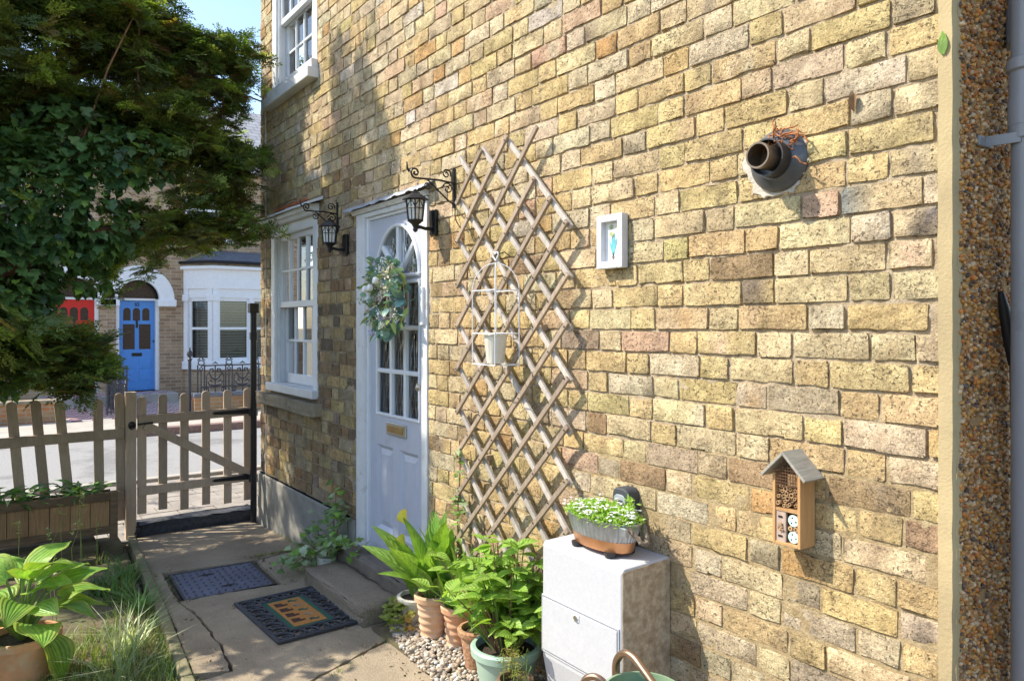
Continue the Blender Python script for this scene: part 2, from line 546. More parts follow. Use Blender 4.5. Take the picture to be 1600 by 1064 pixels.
M_euc = leaf_mat('eucalyptus_leaf', (.20, .37, .36), (.26, .40, .24), .2, .45)
M_eucg = leaf_mat('green_sprig', (.42, .52, .16), None, .25, .5)
M_petalwhite = plain('white_petal', (.80, .79, .76), .7, var=.08, bstr=0)
M_petalcream = plain('cream_petal', (.72, .64, .44), .7, var=.15, bstr=0)
M_petallilac = plain('lilac_petal', (.42, .36, .62), .7, var=.2, bstr=0)
M_petalpink = plain('pink_petal', (.68, .50, .44), .7, var=.2, bstr=0)
M_yellow = plain('calla_flower', (.85, .72, .10), .5, var=.12, bstr=0)
def concrete_mat(name, c, stain, moss):
    t = NT(name)
    cc = t.ramp(t.noise(3.5, 6, .65), .3, .7, tuple(x * .78 for x in c), tuple(x * 1.15 for x in c))
    cc = t.mix(t.math('MULTIPLY', t.ramp(t.noise(2.1, 6, .7), .46, .66), .75), cc, stain)
    cc = t.mix(t.math('MULTIPLY', t.ramp(t.noise(7, 6, .7), .58, .72), .5), cc, moss)
    g1 = t.noise(170, 3, .6)
    cc = t.mix(t.math('MULTIPLY', t.ramp(g1, .58, .66), .55), cc, (.55, .48, .38))
    cc = t.mix(t.math('MULTIPLY', t.ramp(g1, .34, .42, (1, 1, 1), (0, 0, 0)), .6), cc, (.10, .08, .055))
    return t.fin(cc, .93, t.bump(t.math('ADD', g1, t.noise(24, 6, .7)), .6, .007), spec=.25)


M_concrete = concrete_mat('worn_concrete', (.37, .295, .205), (.23, .18, .125), (.17, .155, .08))
M_concrete_d = concrete_mat('damp_concrete_step', (.26, .21, .15), (.16, .125, .085), (.13, .12, .06))
M_thresh = plain('threshold_stone', (.16, .13, .10), .85, var=.25, nscale=9, bscale=90, bstr=.4)
M_earth = plain('earth', (.13, .095, .06), .97, var=.45, nscale=14, bscale=70, bstr=.9, c2=(.12, .13, .045), c2s=5, c2lo=.45, c2hi=.65)
M_kerbmoss = plain('mossy_concrete_edging', (.26, .225, .13), .95, var=.25, nscale=9, bscale=100, bstr=.5, c2=(.15, .15, .07), c2s=5, c2lo=.45, c2hi=.7)
M_road = plain('pale_asphalt', (.29, .28, .265), .93, var=.2, nscale=45, bscale=120, bstr=.5, c2=(.20, .19, .18), c2s=1.1, c2lo=.5, c2hi=.62)
M_pave = plain('pavement_slab', (.42, .38, .32), .92, var=.14, nscale=6, bscale=90, bstr=.3)
M_paver = plain('paver_stone', (.30, .265, .225), .92, var=.25, nscale=6, bscale=90, bstr=.4)
M_kerb = plain('red_granite_kerb', (.24, .15, .12), .85, var=.25, nscale=30, bstr=.2)
M_ridge = plain('tarry_ridge', (.055, .055, .06), .9, var=.4, nscale=30, bscale=60, bstr=.9)
M_far1 = far_brick('opposite_stock_brick', (.50, .345, .20), (.34, .215, .125), (.50, .44, .35))
M_far_orange = far_brick('orange_garden_brick', (.50, .22, .09), (.42, .27, .13), (.42, .37, .28))
M_far_white = plain('opposite_white_render', (.86, .86, .86), .6, var=.04, bstr=.05)
M_blue = plain('bright_blue_door', (.085, .30, .72), .35, var=.05, bstr=0)
M_red = plain('bright_red_door', (.70, .025, .02), .35, var=.05, bstr=0)
M_slate = plain('blue_slate', (.13, .14, .165), .7, var=.25, nscale=9, bscale=30, bstr=.3)
M_shutter = plain('white_louvre', (.78, .77, .74), .5, var=.03, bstr=0)
M_hedge = leaf_mat('hedge_leaf', (.07, .14, .035), (.11, .18, .04), .3, .45)
M_litter = plain('dry_leaf', (.24, .14, .065), .9, var=.4, nscale=20, bstr=0)
M_print = plain('print_paper', (.80, .79, .76), .7, var=.03, bstr=0)
M_printblue = plain('print_blue_green', (.12, .42, .46), .7, var=.2, bstr=0)
M_printgreen = plain('print_green', (.34, .42, .20), .7, var=.2, bstr=0)
M_printbulb = plain('print_bulb', (.14, .10, .09), .7, var=.2, bstr=0)
M_frame = plain('limed_grey_frame', (.60, .60, .62), .6, var=.1, nscale=30, bstr=.15)
M_flower_frame = M_frame
M_keydark = plain('key_safe_shell', (.05, .055, .065), .55, var=.15, bscale=120, bstr=.2)
M_keygrey = plain('key_safe_plate', (.42, .45, .50), .4, metal=.4, var=.08, bstr=0)
M_lampglass = plain('frosted_lamp_glass', (.62, .62, .58), .3, var=.15, nscale=60, bstr=.3)


def slate_mat():
    t = NT('pale_slate_roof')
    b = t.node('ShaderNodeTexBrick'); b.inputs['Scale'].default_value = 1
    b.inputs['Brick Width'].default_value = .3; b.inputs['Row Height'].default_value = .2; b.inputs['Mortar Size'].default_value = .012
    b.inputs['Color1'].default_value = (.34, .33, .34, 1); b.inputs['Color2'].default_value = (.28, .275, .285, 1); b.inputs['Mortar'].default_value = (.12, .12, .12, 1)
    sp = t.node('ShaderNodeSeparateXYZ'); t.lk(t.pos(), sp.inputs[0]); cb = t.node('ShaderNodeCombineXYZ')
    t.lk(sp.outputs[1], cb.inputs[0]); t.lk(t.math('MULTIPLY', sp.outputs[2], 1.4), cb.inputs[1]); t.lk(cb.outputs[0], b.inputs['Vector'])
    return t.fin(b.outputs['Color'], .75, t.bump(b.outputs['Fac'], -.5, .01))


def tile_mat():
    t = NT('chequer_path_tile')
    ck = t.node('ShaderNodeTexChecker'); ck.inputs['Scale'].default_value = 6.6
    ck.inputs['Color1'].default_value = (.30, .055, .05, 1); ck.inputs['Color2'].default_value = (.62, .60, .58, 1)
    t.lk(t.pos(), ck.inputs['Vector'])
    return t.fin(ck.outputs['Color'], .5)


M_slateroof = slate_mat()
M_tile = tile_mat()


# attribute-coloured stones
def stone_mat(name, rough=.8):
    t = NT(name)
    c = t.mix(t.ramp(t.noise(120, 3), .35, .7), t.mix(1, t.attr(), (.7, .68, .66), 'MULTIPLY'), t.attr())
    return t.fin(c, rough, t.bump(t.noise(200, 3), .3, .003))


M_pebble = stone_mat('pebble', .55)
M_gravel = stone_mat('gravel', .85)


def gz(x):
    """ground height of the path: it climbs from the gate"""
    return 0.055 * (x + 4) if x < -4 else 0.0


# ================================================================== ground and street
g = MB(); g.box(-240, 240, -240, 240, -1.2, -0.46)
g.build('ground', M_earth, kind='structure')
g = MB(); g.box(-12.55, -8.9, -60, 60, -.459, -.20)
g.build('road', M_road, kind='structure')
near_pave = MB().box(-8.76, -6.30, -60, 60, -.459, -.19).build('pavement', M_earth, kind='structure')
far_pave = MB().box(-14.55, -12.75, -60, 60, -.459, -.115).build('pavement', M_pave, kind='structure')
MB().box(-8.898, -8.764, -60, 60, -.459, -.14).build('kerb', M_pave, kind='structure', bevel=.02)
MB().box(-12.746, -12.554, -60, 60, -.459, -.085).build('kerb', M_kerb, kind='structure', bevel=.02)
pv = MB().box(-.098, .098, -.148, .148, -.05, 0)
pme = bpy.data.meshes.new('paver')
pme.from_pydata(pv.v, [], pv.f); pme.materials.append(M_paver)
for i in range(11):
    for j in range(19):
        y = -2.6 + j * .306 + (.153 if i % 2 else 0)
        o = inst(pme, 'paver', near_pave, (-6.42 - i * .203, y, -.142 + random.uniform(-.003, .003)), (random.uniform(-.01, .01), random.uniform(-.01, .01), 0))

# the garden ground left of the path, with soil relief
def cdt_sheet(poly, step, zf, jitter=.4):
    """triangulated sheet: polygon filled with a jittered grid, heights from zf"""
    P = np.array(poly)
    pts = [Vector(p) for p in poly]; n = len(pts)
    x0, y0 = P.min(0); x1, y1 = P.max(0)
    def inside(x, y):
        r = False; j = n - 1
        for i in range(n):
            if (P[i, 1] > y) != (P[j, 1] > y) and x < (P[j, 0] - P[i, 0]) * (y - P[i, 1]) / (P[j, 1] - P[i, 1]) + P[i, 0]: r = not r
            j = i
        return r
    for x in np.arange(x0, x1, step):
        for y in np.arange(y0, y1, step):
            xx, yy = x + random.uniform(-jitter, jitter) * step, y + random.uniform(-jitter, jitter) * step
            if inside(xx, yy): pts.append(Vector((xx, yy)))
    vs, es, fs, *_ = delaunay_2d_cdt(pts, [], [list(range(n))], 1, 1e-5)
    return [(v.x, v.y, zf(v.x, v.y)) for v in vs], [tuple(f) for f in fs]


def rough_line(p, q, step=.03, amp=.006):
    """jittered polyline from p to q, q excluded"""
    p, q = np.array(p, float), np.array(q, float)
    L = np.linalg.norm(q - p); m = max(1, int(L / step)); nrm = np.array([-(q - p)[1], (q - p)[0]]) / max(L, 1e-6)
    out = []
    for i in range(m):
        a = 0 if i == 0 else random.gauss(0, amp)
        out.append(tuple(p + (q - p) * i / m + nrm * a))
    return out


def lawn_z(x, y):
    return gz(x) - .035 + .02 * float(vnoise(np.array([x + 20]), np.array([y + 20]), 3.0, 4)[0])


lawn_poly = [(-6.38, -.99), (-3.38, -1.235), (-.5, -1.45), (.6, -1.6), (.6, -6.5), (-6.38, -6.5)]
V, F = cdt_sheet(lawn_poly, .11, lawn_z)
garden = MB().add(V, F).build('garden_soil', M_earth, kind='structure', smooth=True)

# concrete path in cracked slabs
path = MB().box(-6.42, .6, -1.6, .02, -.45, -.19).build('path', M_earth, kind='structure')
path_fill = MB()
V, F = cdt_sheet([(-6.36, -.99), (-3.38, -1.2), (.5, -1.5), (.5, .0), (-6.36, .0)], .3, lambda x, y: gz(x) - .028)
MB().add(V, F).build('path_bed', M_earth, path)


def slab(poly, amp=.005, edge=.006, mat=M_concrete, dz=0.0, raw=False):
    pts = []
    n = len(poly)
    for i in range(n):
        pts += rough_line(poly[i], poly[(i + 1) % n], .035, amp)
    def zf(x, y):
        return gz(x) + dz + .004 * float(vnoise(np.array([x + 9]), np.array([y + 9]), 5, 8)[0])
    V, F = cdt_sheet(pts, .09, zf)
    nb = len(pts)
    # skirt
    m = MB().add(V, F)
    low = [(V[i][0], V[i][1], V[i][2] - .05) for i in range(nb)]
    k = len(m.v); m.v.extend(low)
    for i in range(nb):
        j = (i + 1) % nb
        m.f.append((i, j, k + j, k + i))
    return m.build('slab', mat, path, smooth=True)


C1, C2, C3, C4 = (-5.12, -.945), (-5.03, -.40), (-4.38, -.455), (-4.44, -.995)     # inspection cover hole
e0 = (-6.34, -.93); e1 = (-5.14, -1.02); e2 = (-4.46, -1.085); e3 = (-3.38, -1.165)
slab([(-6.34, -.035), e0, e1, C1, C2, (-5.13, -.035)])
slab([(-5.105, -.035), (-5.012, -.40), (-4.36, -.45), (-4.36, -.035)])
slab([(-5.12, -1.026), (-4.98, -1.035), (-4.465, -1.07), (-3.42, -1.155), (-3.36, -1.02), (-3.62, -.99), (-4.15, -.99), (-4.455, -1.01), (-5.125, -.962)], .003)
slab([(-4.365, -.465), (-4.345, -.035), (-3.40, -.035), (-3.26, -.30), (-3.10, -.72), (-2.95, -.93), (-2.80, -1.18), (-3.33, -1.16), (-3.345, -1.008), (-3.62, -.978), (-4.15, -.978), (-4.425, -1.0)])
slab([(-3.24, -.305), (-3.08, -.715), (-2.93, -.925), (-2.78, -1.185), (.45, -1.42), (.45, -.33), (-2.6, -.34)])

# stone edging between path and soil
ed = [(-6.36, -.945), (-5.15, -1.045), (-4.3, -1.115), (-3.38, -1.19), (-2.2, -1.285), (.4, -1.5)]
edging = thing('edging_kerb', 'long mossy concrete edging strip between the path and the soil', 'edging', (-4.8, -1.1, -.1))
for i in range(len(ed) - 1):
    p, q = ed[i], ed[i + 1]
    p3, q3 = Vector((*p, gz(p[0]) - .035)), Vector((*q, gz(q[0]) - .035))
    d = (q3 - p3).normalized() * .003
    MB().bar(p3 + d, q3 - d, .05, .11).build('edging_stone', M_kerbmoss, edging, bevel=.008)

# raised step and threshold
step = thing('door_step', 'low worn concrete step before the front door', 'step', (-3.85, -.2, 0))
def lumpy_block(name, x0, x1, y0, y1, z0, z1, mat, parent, amp=.004):
    m = MB(); nx, ny = 14, 6
    o0 = origin(parent)
    bm = bmesh.new()
    bmesh.ops.create_cube(bm, size=1)
    bmesh.ops.bevel(bm, geom=bm.edges[:], offset=.02, segments=2, affect='EDGES')
    for v in bm.verts:
        v.co = Vector((x0 + (v.co.x + .5) * (x1 - x0), y0 + (v.co.y + .5) * (y1 - y0), z0 + (v.co.z + .5) * (z1 - z0)))
    bmesh.ops.subdivide_edges(bm, edges=[e for e in bm.edges if e.calc_length() > .08], cuts=7, use_grid_fill=True)
    for v in bm.verts:
        v.co += Vector((random.gauss(0, amp * .3), random.gauss(0, amp), random.gauss(0, amp * .6)))
        v.co -= o0
    me = bpy.data.meshes.new(name); bm.to_mesh(me); bm.free(); me.materials.append(mat)
    me.polygons.foreach_set('use_smooth', np.ones(len(me.polygons), dtype=bool))
    o = bpy.data.objects.new(name, me); link(o, parent); ORG[o.name] = o0
    return o
lumpy_block('tread', -4.25, -3.45, -.36, -.125, -.03, .088, M_concrete_d, step)
lumpy_block('threshold', -4.36, -3.38, -.12, .10, -.03, .165, M_thresh, step, .003)

# gravel bed
def stones(n, area, rmin, rmax, palette, zf, seed, flat=.7):
    """numpy cloud of small faceted stones -> V, F, C"""
    bm = bmesh.new(); bmesh.ops.create_icosphere(bm, subdivisions=1, radius=1)
    tv = np.array([v.co[:] for v in bm.verts]); tf = np.array([[v.index for v in f.verts] for f in bm.faces]); bm.free()
    r = np.random.default_rng(seed)
    pos = area(r, n)
    nv = len(tv)
    T = np.repeat(tv[None], n, 0) * (1 + r.uniform(-.28, .28, (n, nv, 1)))
    size = r.uniform(rmin, rmax, n) ** 1.0
    sc3 = np.stack([size * r.uniform(.8, 1.3, n), size * r.uniform(.7, 1.1, n), size * r.uniform(.45, .8, n) * flat / .7], 1)
    T = T * sc3[:, None, :]
    A = r.uniform(0, 2 * np.pi, (n, 3))
    def rot(T, i, j, a):
        c, s = np.cos(a)[:, None], np.sin(a)[:, None]
        x, y = T[:, :, i] * c - T[:, :, j] * s, T[:, :, i] * s + T[:, :, j] * c
        T[:, :, i], T[:, :, j] = x, y
    rot(T, 1, 2, (A[:, 0] - np.pi) * .2); rot(T, 0, 2, (A[:, 1] - np.pi) * .2); rot(T, 0, 1, A[:, 2])
    T += pos[:, None, :]
    Fa = (tf[None] + (np.arange(n) * nv)[:, None, None]).reshape(-1, 3)
    pal = np.array(palette); ci = r.integers(0, len(pal), n)
    C = np.repeat(pal[ci][:, None, :] * r.uniform(.75, 1.2, (n, 1, 1)), nv, 1).reshape(-1, 3)
    return T.reshape(-1, 3), Fa, C


def gravel_area(r, n):
    x = r.uniform(-3.44, -1.2, n); y = r.uniform(-.36, -.012, n)
    lim = np.interp(x, [-3.44, -3.36, -3.2, -2.9, -1.2], [-.12, -.25, -.31, -.345, -.36])
    y = np.where(y < lim, lim + r.uniform(0, .08, n), y)
    z = .012 + .03 * np.clip((y + .36) / .2, 0, 1) + r.uniform(-.008, .01, n)
    return np.stack([x, y, z], 1)


V, F, C = stones(5200, gravel_area, .006, .0155,
                 [(.55, .50, .42), (.62, .58, .50), (.42, .34, .26), (.50, .40, .28), (.30, .25, .2), (.58, .45, .33), (.66, .63, .58)], None, 11)
obj_np('gravel', V, F, M_gravel, cols=C, label='pale mixed gravel bed under the pots along the house wall', cat='gravel', kind='stuff')
MB().box(-3.40, -1.0, -.33, -.005, -.03, .016).build('gravel_bed', M_earth, path)

# inspection cover
cov = thing('inspection_cover', 'blue grey steel checker plate inspection cover set in the path', 'cover', (-4.75, -.7, -.05))
ca = Vector((-4.745, -.70)); ux = Vector((.66, -.042)).normalized(); uy = Vector((.042, .66)).normalized()
def cv(a, b, dz):
    p = ca + ux * a + uy * b
    return (p.x, p.y, gz(p.x) + dz)
m = MB(); LX, LY = .305, .245
V = [cv(a, b, dz) for a in (-LX, LX) for b in (-LY, LY) for dz in (-.03, -.008)]
m.add(V, [(0, 1, 3, 2), (4, 6, 7, 5), (0, 4, 5, 1), (2, 3, 7, 6), (0, 2, 6, 4), (1, 5, 7, 3)])
m.build('plate', M_cover, cov)
m = MB()
for i in range(15):
    for j in range(12):
        a, b = -.285 + i * .04 + (.018 if j % 2 else 0), -.22 + j * .04
        ang = R(40) if (i + j) % 2 else R(-50)
        d = Vector((math.cos(ang), math.sin(ang))) * .0125; e = Vector((-d.y, d.x)) * .4
        V = [cv(a + w.x, b + w.y, z) for w, z in ((d, -.0085), (e, -.0085), (-d, -.0085), (-e, -.0085), (d * .4, -.002), (-d * .4, -.002))]
        m.add(V, [(0, 1, 4), (1, 2, 5, 4), (2, 3, 5), (3, 0, 4, 5)])
m.build('tread_pattern', M_cover, cov, kind='stuff')
for a in (-.16, .16):
    m = MB(); V = []
    for k in range(14):
        t = 2 * math.pi * k / 14; V.append(cv(a + .02 * math.sin(t) * .6, -.02 + a * .2 + .045 * math.cos(t), -.0035))
    m.add(V, [tuple(range(14))]); m.build('key_slot', M_hole, cov)
m = MB()
for (p, q) in (((-LX - .012, -LY), (LX + .012, -LY)), ((-LX - .012, LY), (LX + .012, LY)), ((-LX, -LY), (-LX, LY)), ((LX, -LY), (LX, LY))):
    m.bar(cv(*p, -.016), cv(*q, -.016), .014, .02)
m.build('rim', M_black, cov)

# door mat
mat_o = thing('door_mat', 'black rubber scroll edged doormat with orange coir centre', 'doormat', (-3.82, -.56, .002))
mc = Vector((-3.822, -.556)); mu = Vector((.632, .022)).normalized(); mv = Vector((-.022, .632)).normalized()
def mp_(a, b, z): 
    p = mc + mu * a + mv * b
    return (p.x, p.y, z + gz(p.x) + .003)
HX, HY = .318, .212
m = MB()
ring = [(-HX, -HY), (HX, -HY), (HX, HY), (-HX, HY)]
for i in range(4):
    m.bar(mp_(*ring[i], .008), mp_(*ring[(i + 1) % 4], .008), .02, .014, ext=.008)
ring2 = [(-.222, -.116), (.222, -.116), (.222, .116), (-.222, .116)]
for i in range(4):
    m.bar(mp_(*ring2[i], .008), mp_(*ring2[(i + 1) % 4], .008), .012, .013, ext=.005)
m.build('rubber_frame', M_rubber, mat_o, bevel=.003)
m = MB()
def oval_path(a, b, ra, rb, rot=0, n=14, z=.008):
    out = []
    for k in range(n + 1):
        t = 2 * math.pi * k / n
        x, y = ra * math.cos(t), rb * math.sin(t)
        out.append(mp_(a + x * math.cos(rot) - y * math.sin(rot), b + x * math.sin(rot) + y * math.cos(rot), z))
    return out
for k in range(8):
    a = -.265 + k * .0757
    for sgn in (-1, 1):
        m.tube(oval_path(a, sgn * .164, .034, .042, .5 * sgn * (1 if k % 2 else -1)), .0062, 6, False)
        m.tube(oval_path(a + .02, sgn * .164, .018, .022, 0), .005, 6, False)
for k in range(4):
    b = -.09 + k * .06
    for sgn in (-1, 1):
        m.tube(oval_path(sgn * .27, b, .042, .029, .5 * sgn * (1 if k % 2 else -1)), .0062, 6, False)
        m.tube(oval_path(sgn * .27, b + .015, .022, .015, 0), .005, 6, False)
m.build('scroll_border', M_rubber, mat_o, smooth=True)
def flat_poly(pts, z0, z1, name, mt):
    n = len(pts); m = MB()
    m.add([mp_(a, b, z0) for a, b in pts] + [mp_(a, b, z1) for a, b in pts],
          [tuple(range(n, 2 * n))] + [(i, (i + 1) % n, n + (i + 1) % n, n + i) for i in range(n)])
    return m.build(name, mt, mat_o)
flat_poly([(-.217, -.111), (.217, -.111), (.217, .111), (-.217, .111)], 0, .009, 'coir_border', M_coirgreen)
flat_poly([(-.19, -.085), (.19, -.085), (.19, .085), (-.19, .085)], .009, .0115, 'coir_centre', M_coir)
for k in range(4):      # four printed wellington boots, their toes towards the house
    a = -.155 + k * .082
    boot = [(a, -.068), (a + .05, -.07), (a + .052, -.03), (a + .046, -.006), (a + .03, -.004), (a + .03, -.025), (a + .006, -.028)]
    flat_poly(boot, .0115, .0127, 'printed_boot', M_coirbrown)
for k in range(5):
    a = -.15 + k * .075
    pts = [(a + .012 * math.cos(t) + .01 * math.sin(3 * t), .035 + .026 * math.sin(t) + .006 * math.cos(4 * t)) for t in np.linspace(0, 2 * math.pi, 16)[:-1]]
    flat_poly(pts, .0115, .0124, 'printed_sprig', M_coirgrey if k % 2 else M_coirgreen)
flat_poly([(-.222, -.116), (.222, -.116), (.222, .116), (-.222, .116)], -.002, -.0005, 'backing', M_rubber)

# ================================================================== the house
house = thing('brick_house', 'yellow stock brick cottage with white sash windows and pale lilac front door', 'house', (-3.5, 0, 0))
XL, XR = -6.20, -.840
DOOR = (-4.295, -3.403, -.2, 2.175)
WIN = (-5.93, -4.95, .985, 2.275)
UWIN = (-5.90, -4.955, 3.245, 4.75)
OPEN = [DOOR, WIN, UWIN]
ZT = 5.25
COURSE, HEAD, STR, JNT = .0782, .1055, .2175, .0092


def pointing(x, z):
    """1 where the wall was re-pointed with smooth sandy mortar (lower right part)"""
    lim = 1.02 + .20 * np.clip((x + 2.6) / 1.7, -1, 1) + .10 * vnoise(x + 30, z + 30, 2.5, 21)
    t = np.clip((lim - z) / .06, 0, 1) * np.clip((x + 2.75) / .15, 0, 1)
    return t


# mortar sheet as real relief
dx = .0090
xs = np.arange(XL, XR + dx * .5, dx); zs = np.arange(-.2, 4.75, dx)
GX, GZ = np.meshgrid(xs, zs, indexing='ij')
nz = vnoise(GX + 40, GZ + 40, 34, 1, 3)
nz2 = vnoise(GX + 40, GZ + 40, 5, 2, 2)
pt = pointing(GX, GZ)
GY = -.0040 - .0055 * nz - .0030 * nz2
GY = GY * (1 - pt) + pt * (-.0078 - .0030 * nz - .0018 * nz2)
mc_old = np.array((.65, .525, .355)); mc_new = np.array((.60, .465, .265)); mc_soot = np.array((.36, .30, .22))
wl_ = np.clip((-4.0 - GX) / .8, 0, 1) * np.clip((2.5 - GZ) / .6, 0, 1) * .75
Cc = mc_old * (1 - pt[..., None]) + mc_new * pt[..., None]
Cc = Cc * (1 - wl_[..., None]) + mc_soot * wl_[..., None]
nxn, nzn = GX.shape
idx = np.arange(nxn * nzn).reshape(nxn, nzn)
q = np.stack([idx[:-1, :-1], idx[1:, :-1], idx[1:, 1:], idx[:-1, 1:]], -1).reshape(-1, 4)
cxm = (GX[:-1, :-1] + dx / 2).ravel(); czm = (GZ[:-1, :-1] + dx / 2).ravel()
keep = np.ones(len(q), bool)
for (a, b, c, d) in OPEN:
    keep &= ~((cxm > a) & (cxm < b) & (czm > c) & (czm < d))
ztop = 1.5 + .46 * (-CY * GX[:-1, :-1].ravel() + SY * 1.92) + .45
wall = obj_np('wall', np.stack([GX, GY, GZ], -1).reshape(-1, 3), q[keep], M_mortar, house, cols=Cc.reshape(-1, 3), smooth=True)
# solid core behind the facing
m = MB()
def cols_(x0, x1, spans):
    for a, b in spans: m.box(x0, x1, .014, .24, a, b)
cols_(XL, WIN[0], [(-.45, ZT)])
cols_(WIN[0], WIN[1], [(-.45, WIN[2]), (WIN[3], UWIN[2]), (UWIN[3], ZT)])
cols_(WIN[1], DOOR[0], [(-.45, ZT)])
cols_(DOOR[0], DOOR[1], [(DOOR[3], ZT), (-.45, .0)])
cols_(DOOR[1], XR, [(-.45, ZT)])
m.box(XL, XL + .24, .24, 5.0, -.45, ZT)
m.box(XL, XR, 4.8, 5.0, -.45, ZT)
m.box(XL, XR, .24, 4.8, ZT - .2, ZT)
m.build('wall_core', M_far1, house)
# rooms behind the glass
m = MB(); m.box(-6.0, -4.5, 1.8, 1.84, -.1, 5.0); m.build('room_wall', M_blind, house)
m = MB(); m.box(-4.45, -3.2, .9, .94, -.1, 2.6); m.build('hall_wall', M_dark, house)

# ---- bricks
PAL = {
    'yel': (.590, .462, .245), 'buff': (.615, .505, .315), 'pale': (.61, .52, .365), 'pink': (.585, .425, .295), 'grey': (.49, .41, .29),
    'orange': (.50, .325, .15), 'brown': (.385, .275, .165), 'dark': (.245, .195, .145), 'red': (.44, .18, .095), 'purple': (.395, .32, .262), 'white': (.63, .57, .485)}
names = list(PAL)


def pick(x, z, r):
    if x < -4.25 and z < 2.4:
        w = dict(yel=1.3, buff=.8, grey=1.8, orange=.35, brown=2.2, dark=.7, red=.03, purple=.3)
    elif z > 2.0 and x < -1.9:
        w = dict(yel=3.0, buff=3.4, pale=2.6, pink=.75, grey=.7, orange=.25, brown=.12, white=.45)
    elif pointing(np.array([x]), np.array([z]))[0] > .5:
        w = dict(yel=3.0, buff=2.0, grey=1.5, purple=.7, brown=.4, pink=.35, pale=.9, orange=.1) if z > .45 else dict(yel=1.1, grey=2.0, purple=1.8, brown=1.3, pink=.3, buff=.6)
    elif x < -3.0:
        w = dict(yel=3.4, buff=1.8, pale=.7, pink=.5, grey=.6, orange=.5, brown=.5, red=.04)
    else:
        w = dict(yel=4.6, buff=3.0, pale=1.2, pink=.4, grey=.4, orange=.2, brown=.16, purple=.06, white=.12)
    ks = list(w); p = np.array([w[k] for k in ks]); p = p / p.sum()
    c = np.array(PAL[ks[r.choice(len(ks), p=p)]])
    c = c * .90 * r.uniform(.86, 1.1) * (1 + r.normal(0, .022, 3)) * np.array((1.02, .995, .96))
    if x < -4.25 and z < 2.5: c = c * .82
    return c


rects = []
r_ = np.random.default_rng(5)
ci = 0
z = -.155
while z < 4.75:
    pitch = HEAD + STR + 2 * JNT
    x = XL - (pitch / 2 if ci % 2 else 0) - .02 + r_.normal(0, .012)
    k = 0
    while x < XR:
        L = (HEAD if k % 2 == 0 else STR) * (1 + r_.normal(0, .025))
        rects.append((x, x + L, z + r_.normal(0, .0012), z + COURSE - JNT + r_.normal(0, .0014)))
        x += L + JNT * r_.uniform(.75, 1.3); k += 1
    z += COURSE; ci += 1
# cut at the openings and ends
cut = []
for (a, b, c, d) in rects:
    a, b = max(a, XL), min(b, XR - .036)
    segs = [(a, b)]
    for (oa, ob, oc, od) in OPEN + [(XL, -4.41, -.3, .30)]:
        if d > oc + .01 and c < od - .01:
            nsg = []
            for (s0, s1) in segs:
                if s1 <= oa or s0 >= ob: nsg.append((s0, s1)); continue
                if s0 < oa: nsg.append((s0, oa - .004))
                if s1 > ob: nsg.append((ob + .004, s1))
            segs = nsg
    for (s0, s1) in segs:
        if s1 - s0 > .022: cut.append((s0, s1, c, d))


def proj(x, y, z):
    dpt = -CY * x + SY * (y + CAM_D); rr = SY * x + CY * (y + CAM_D)
    return rr / dpt, (z - CAM_H) / dpt, dpt


def make_brick(a, b, c, d, seed, fine):
    r = np.random.default_rng(seed)
    w, h = b - a, d - c
    nx = (max(4, int(round(w / .03))) if fine else max(3, int(round(w / .05)))) + 1
    nzv = 4 if fine else 3
    u = np.linspace(0, 1, nx); v = np.linspace(0, 1, nzv)
    if nx > 3: u[1], u[-2] = min(.0038 / w, .2), 1 - min(.0038 / w, .2)
    if nzv > 3: v[1], v[-2] = .055, .945
    U, Vv = np.meshgrid(u, v, indexing='ij')
    X = a + U * w; Z = c + Vv * h
    bx = (U == 0) | (U == 1); bz = (Vv == 0) | (Vv == 1)
    bd = bx | bz
    proud = -.0108 + r.normal(0, .0013)
    tx, tz = r.normal(0, .0018), r.normal(0, .0014)
    Y = proud + tx * (U - .5) + tz * (Vv - .5) + r.normal(0, .0011, U.shape)
    Y = np.where(bd, Y + .0008, Y)
    X = X + np.where(bd, r.normal(0, .0009, U.shape), r.normal(0, .002, U.shape))
    Z = Z + np.where(bd, r.normal(0, .0009, U.shape), r.normal(0, .0018, U.shape))
    # rounded / broken corners
    for iu in (0, nx - 1):
        for iv in (0, nzv - 1):
            s = abs(r.normal(.0012, .0022))
            X[iu, iv] += s * (1 if iu == 0 else -1); Z[iu, iv] += s * (1 if iv == 0 else -1); Y[iu, iv] += s * .8
    for _c in range(r.integers(0, 3)):     # chipped edges
        iu = r.integers(0, nx); iv = 0 if r.random() < .5 else nzv - 1
        Y[iu, iv] += .005; Z[iu, iv] += .006 * (1 if iv == 0 else -1)
    front = np.stack([X, Y, Z], -1).reshape(-1, 3)
    ix = np.arange(nx * nzv).reshape(nx, nzv)
    F = [tuple(t) for t in np.stack([ix[:-1, :-1], ix[1:, :-1], ix[1:, 1:], ix[:-1, 1:]], -1).reshape(-1, 4)]
    ringi = list(ix[:, 0]) + list(ix[-1, 1:]) + list(ix[-2::-1, -1]) + list(ix[0, -2:0:-1])
    back = front[ringi].copy(); back[:, 1] = .02
    n0 = len(front); n = len(ringi)
    F += [(ringi[(i + 1) % n], ringi[i], n0 + i, n0 + (i + 1) % n) for i in range(n)]
    return np.vstack([front, back]), F


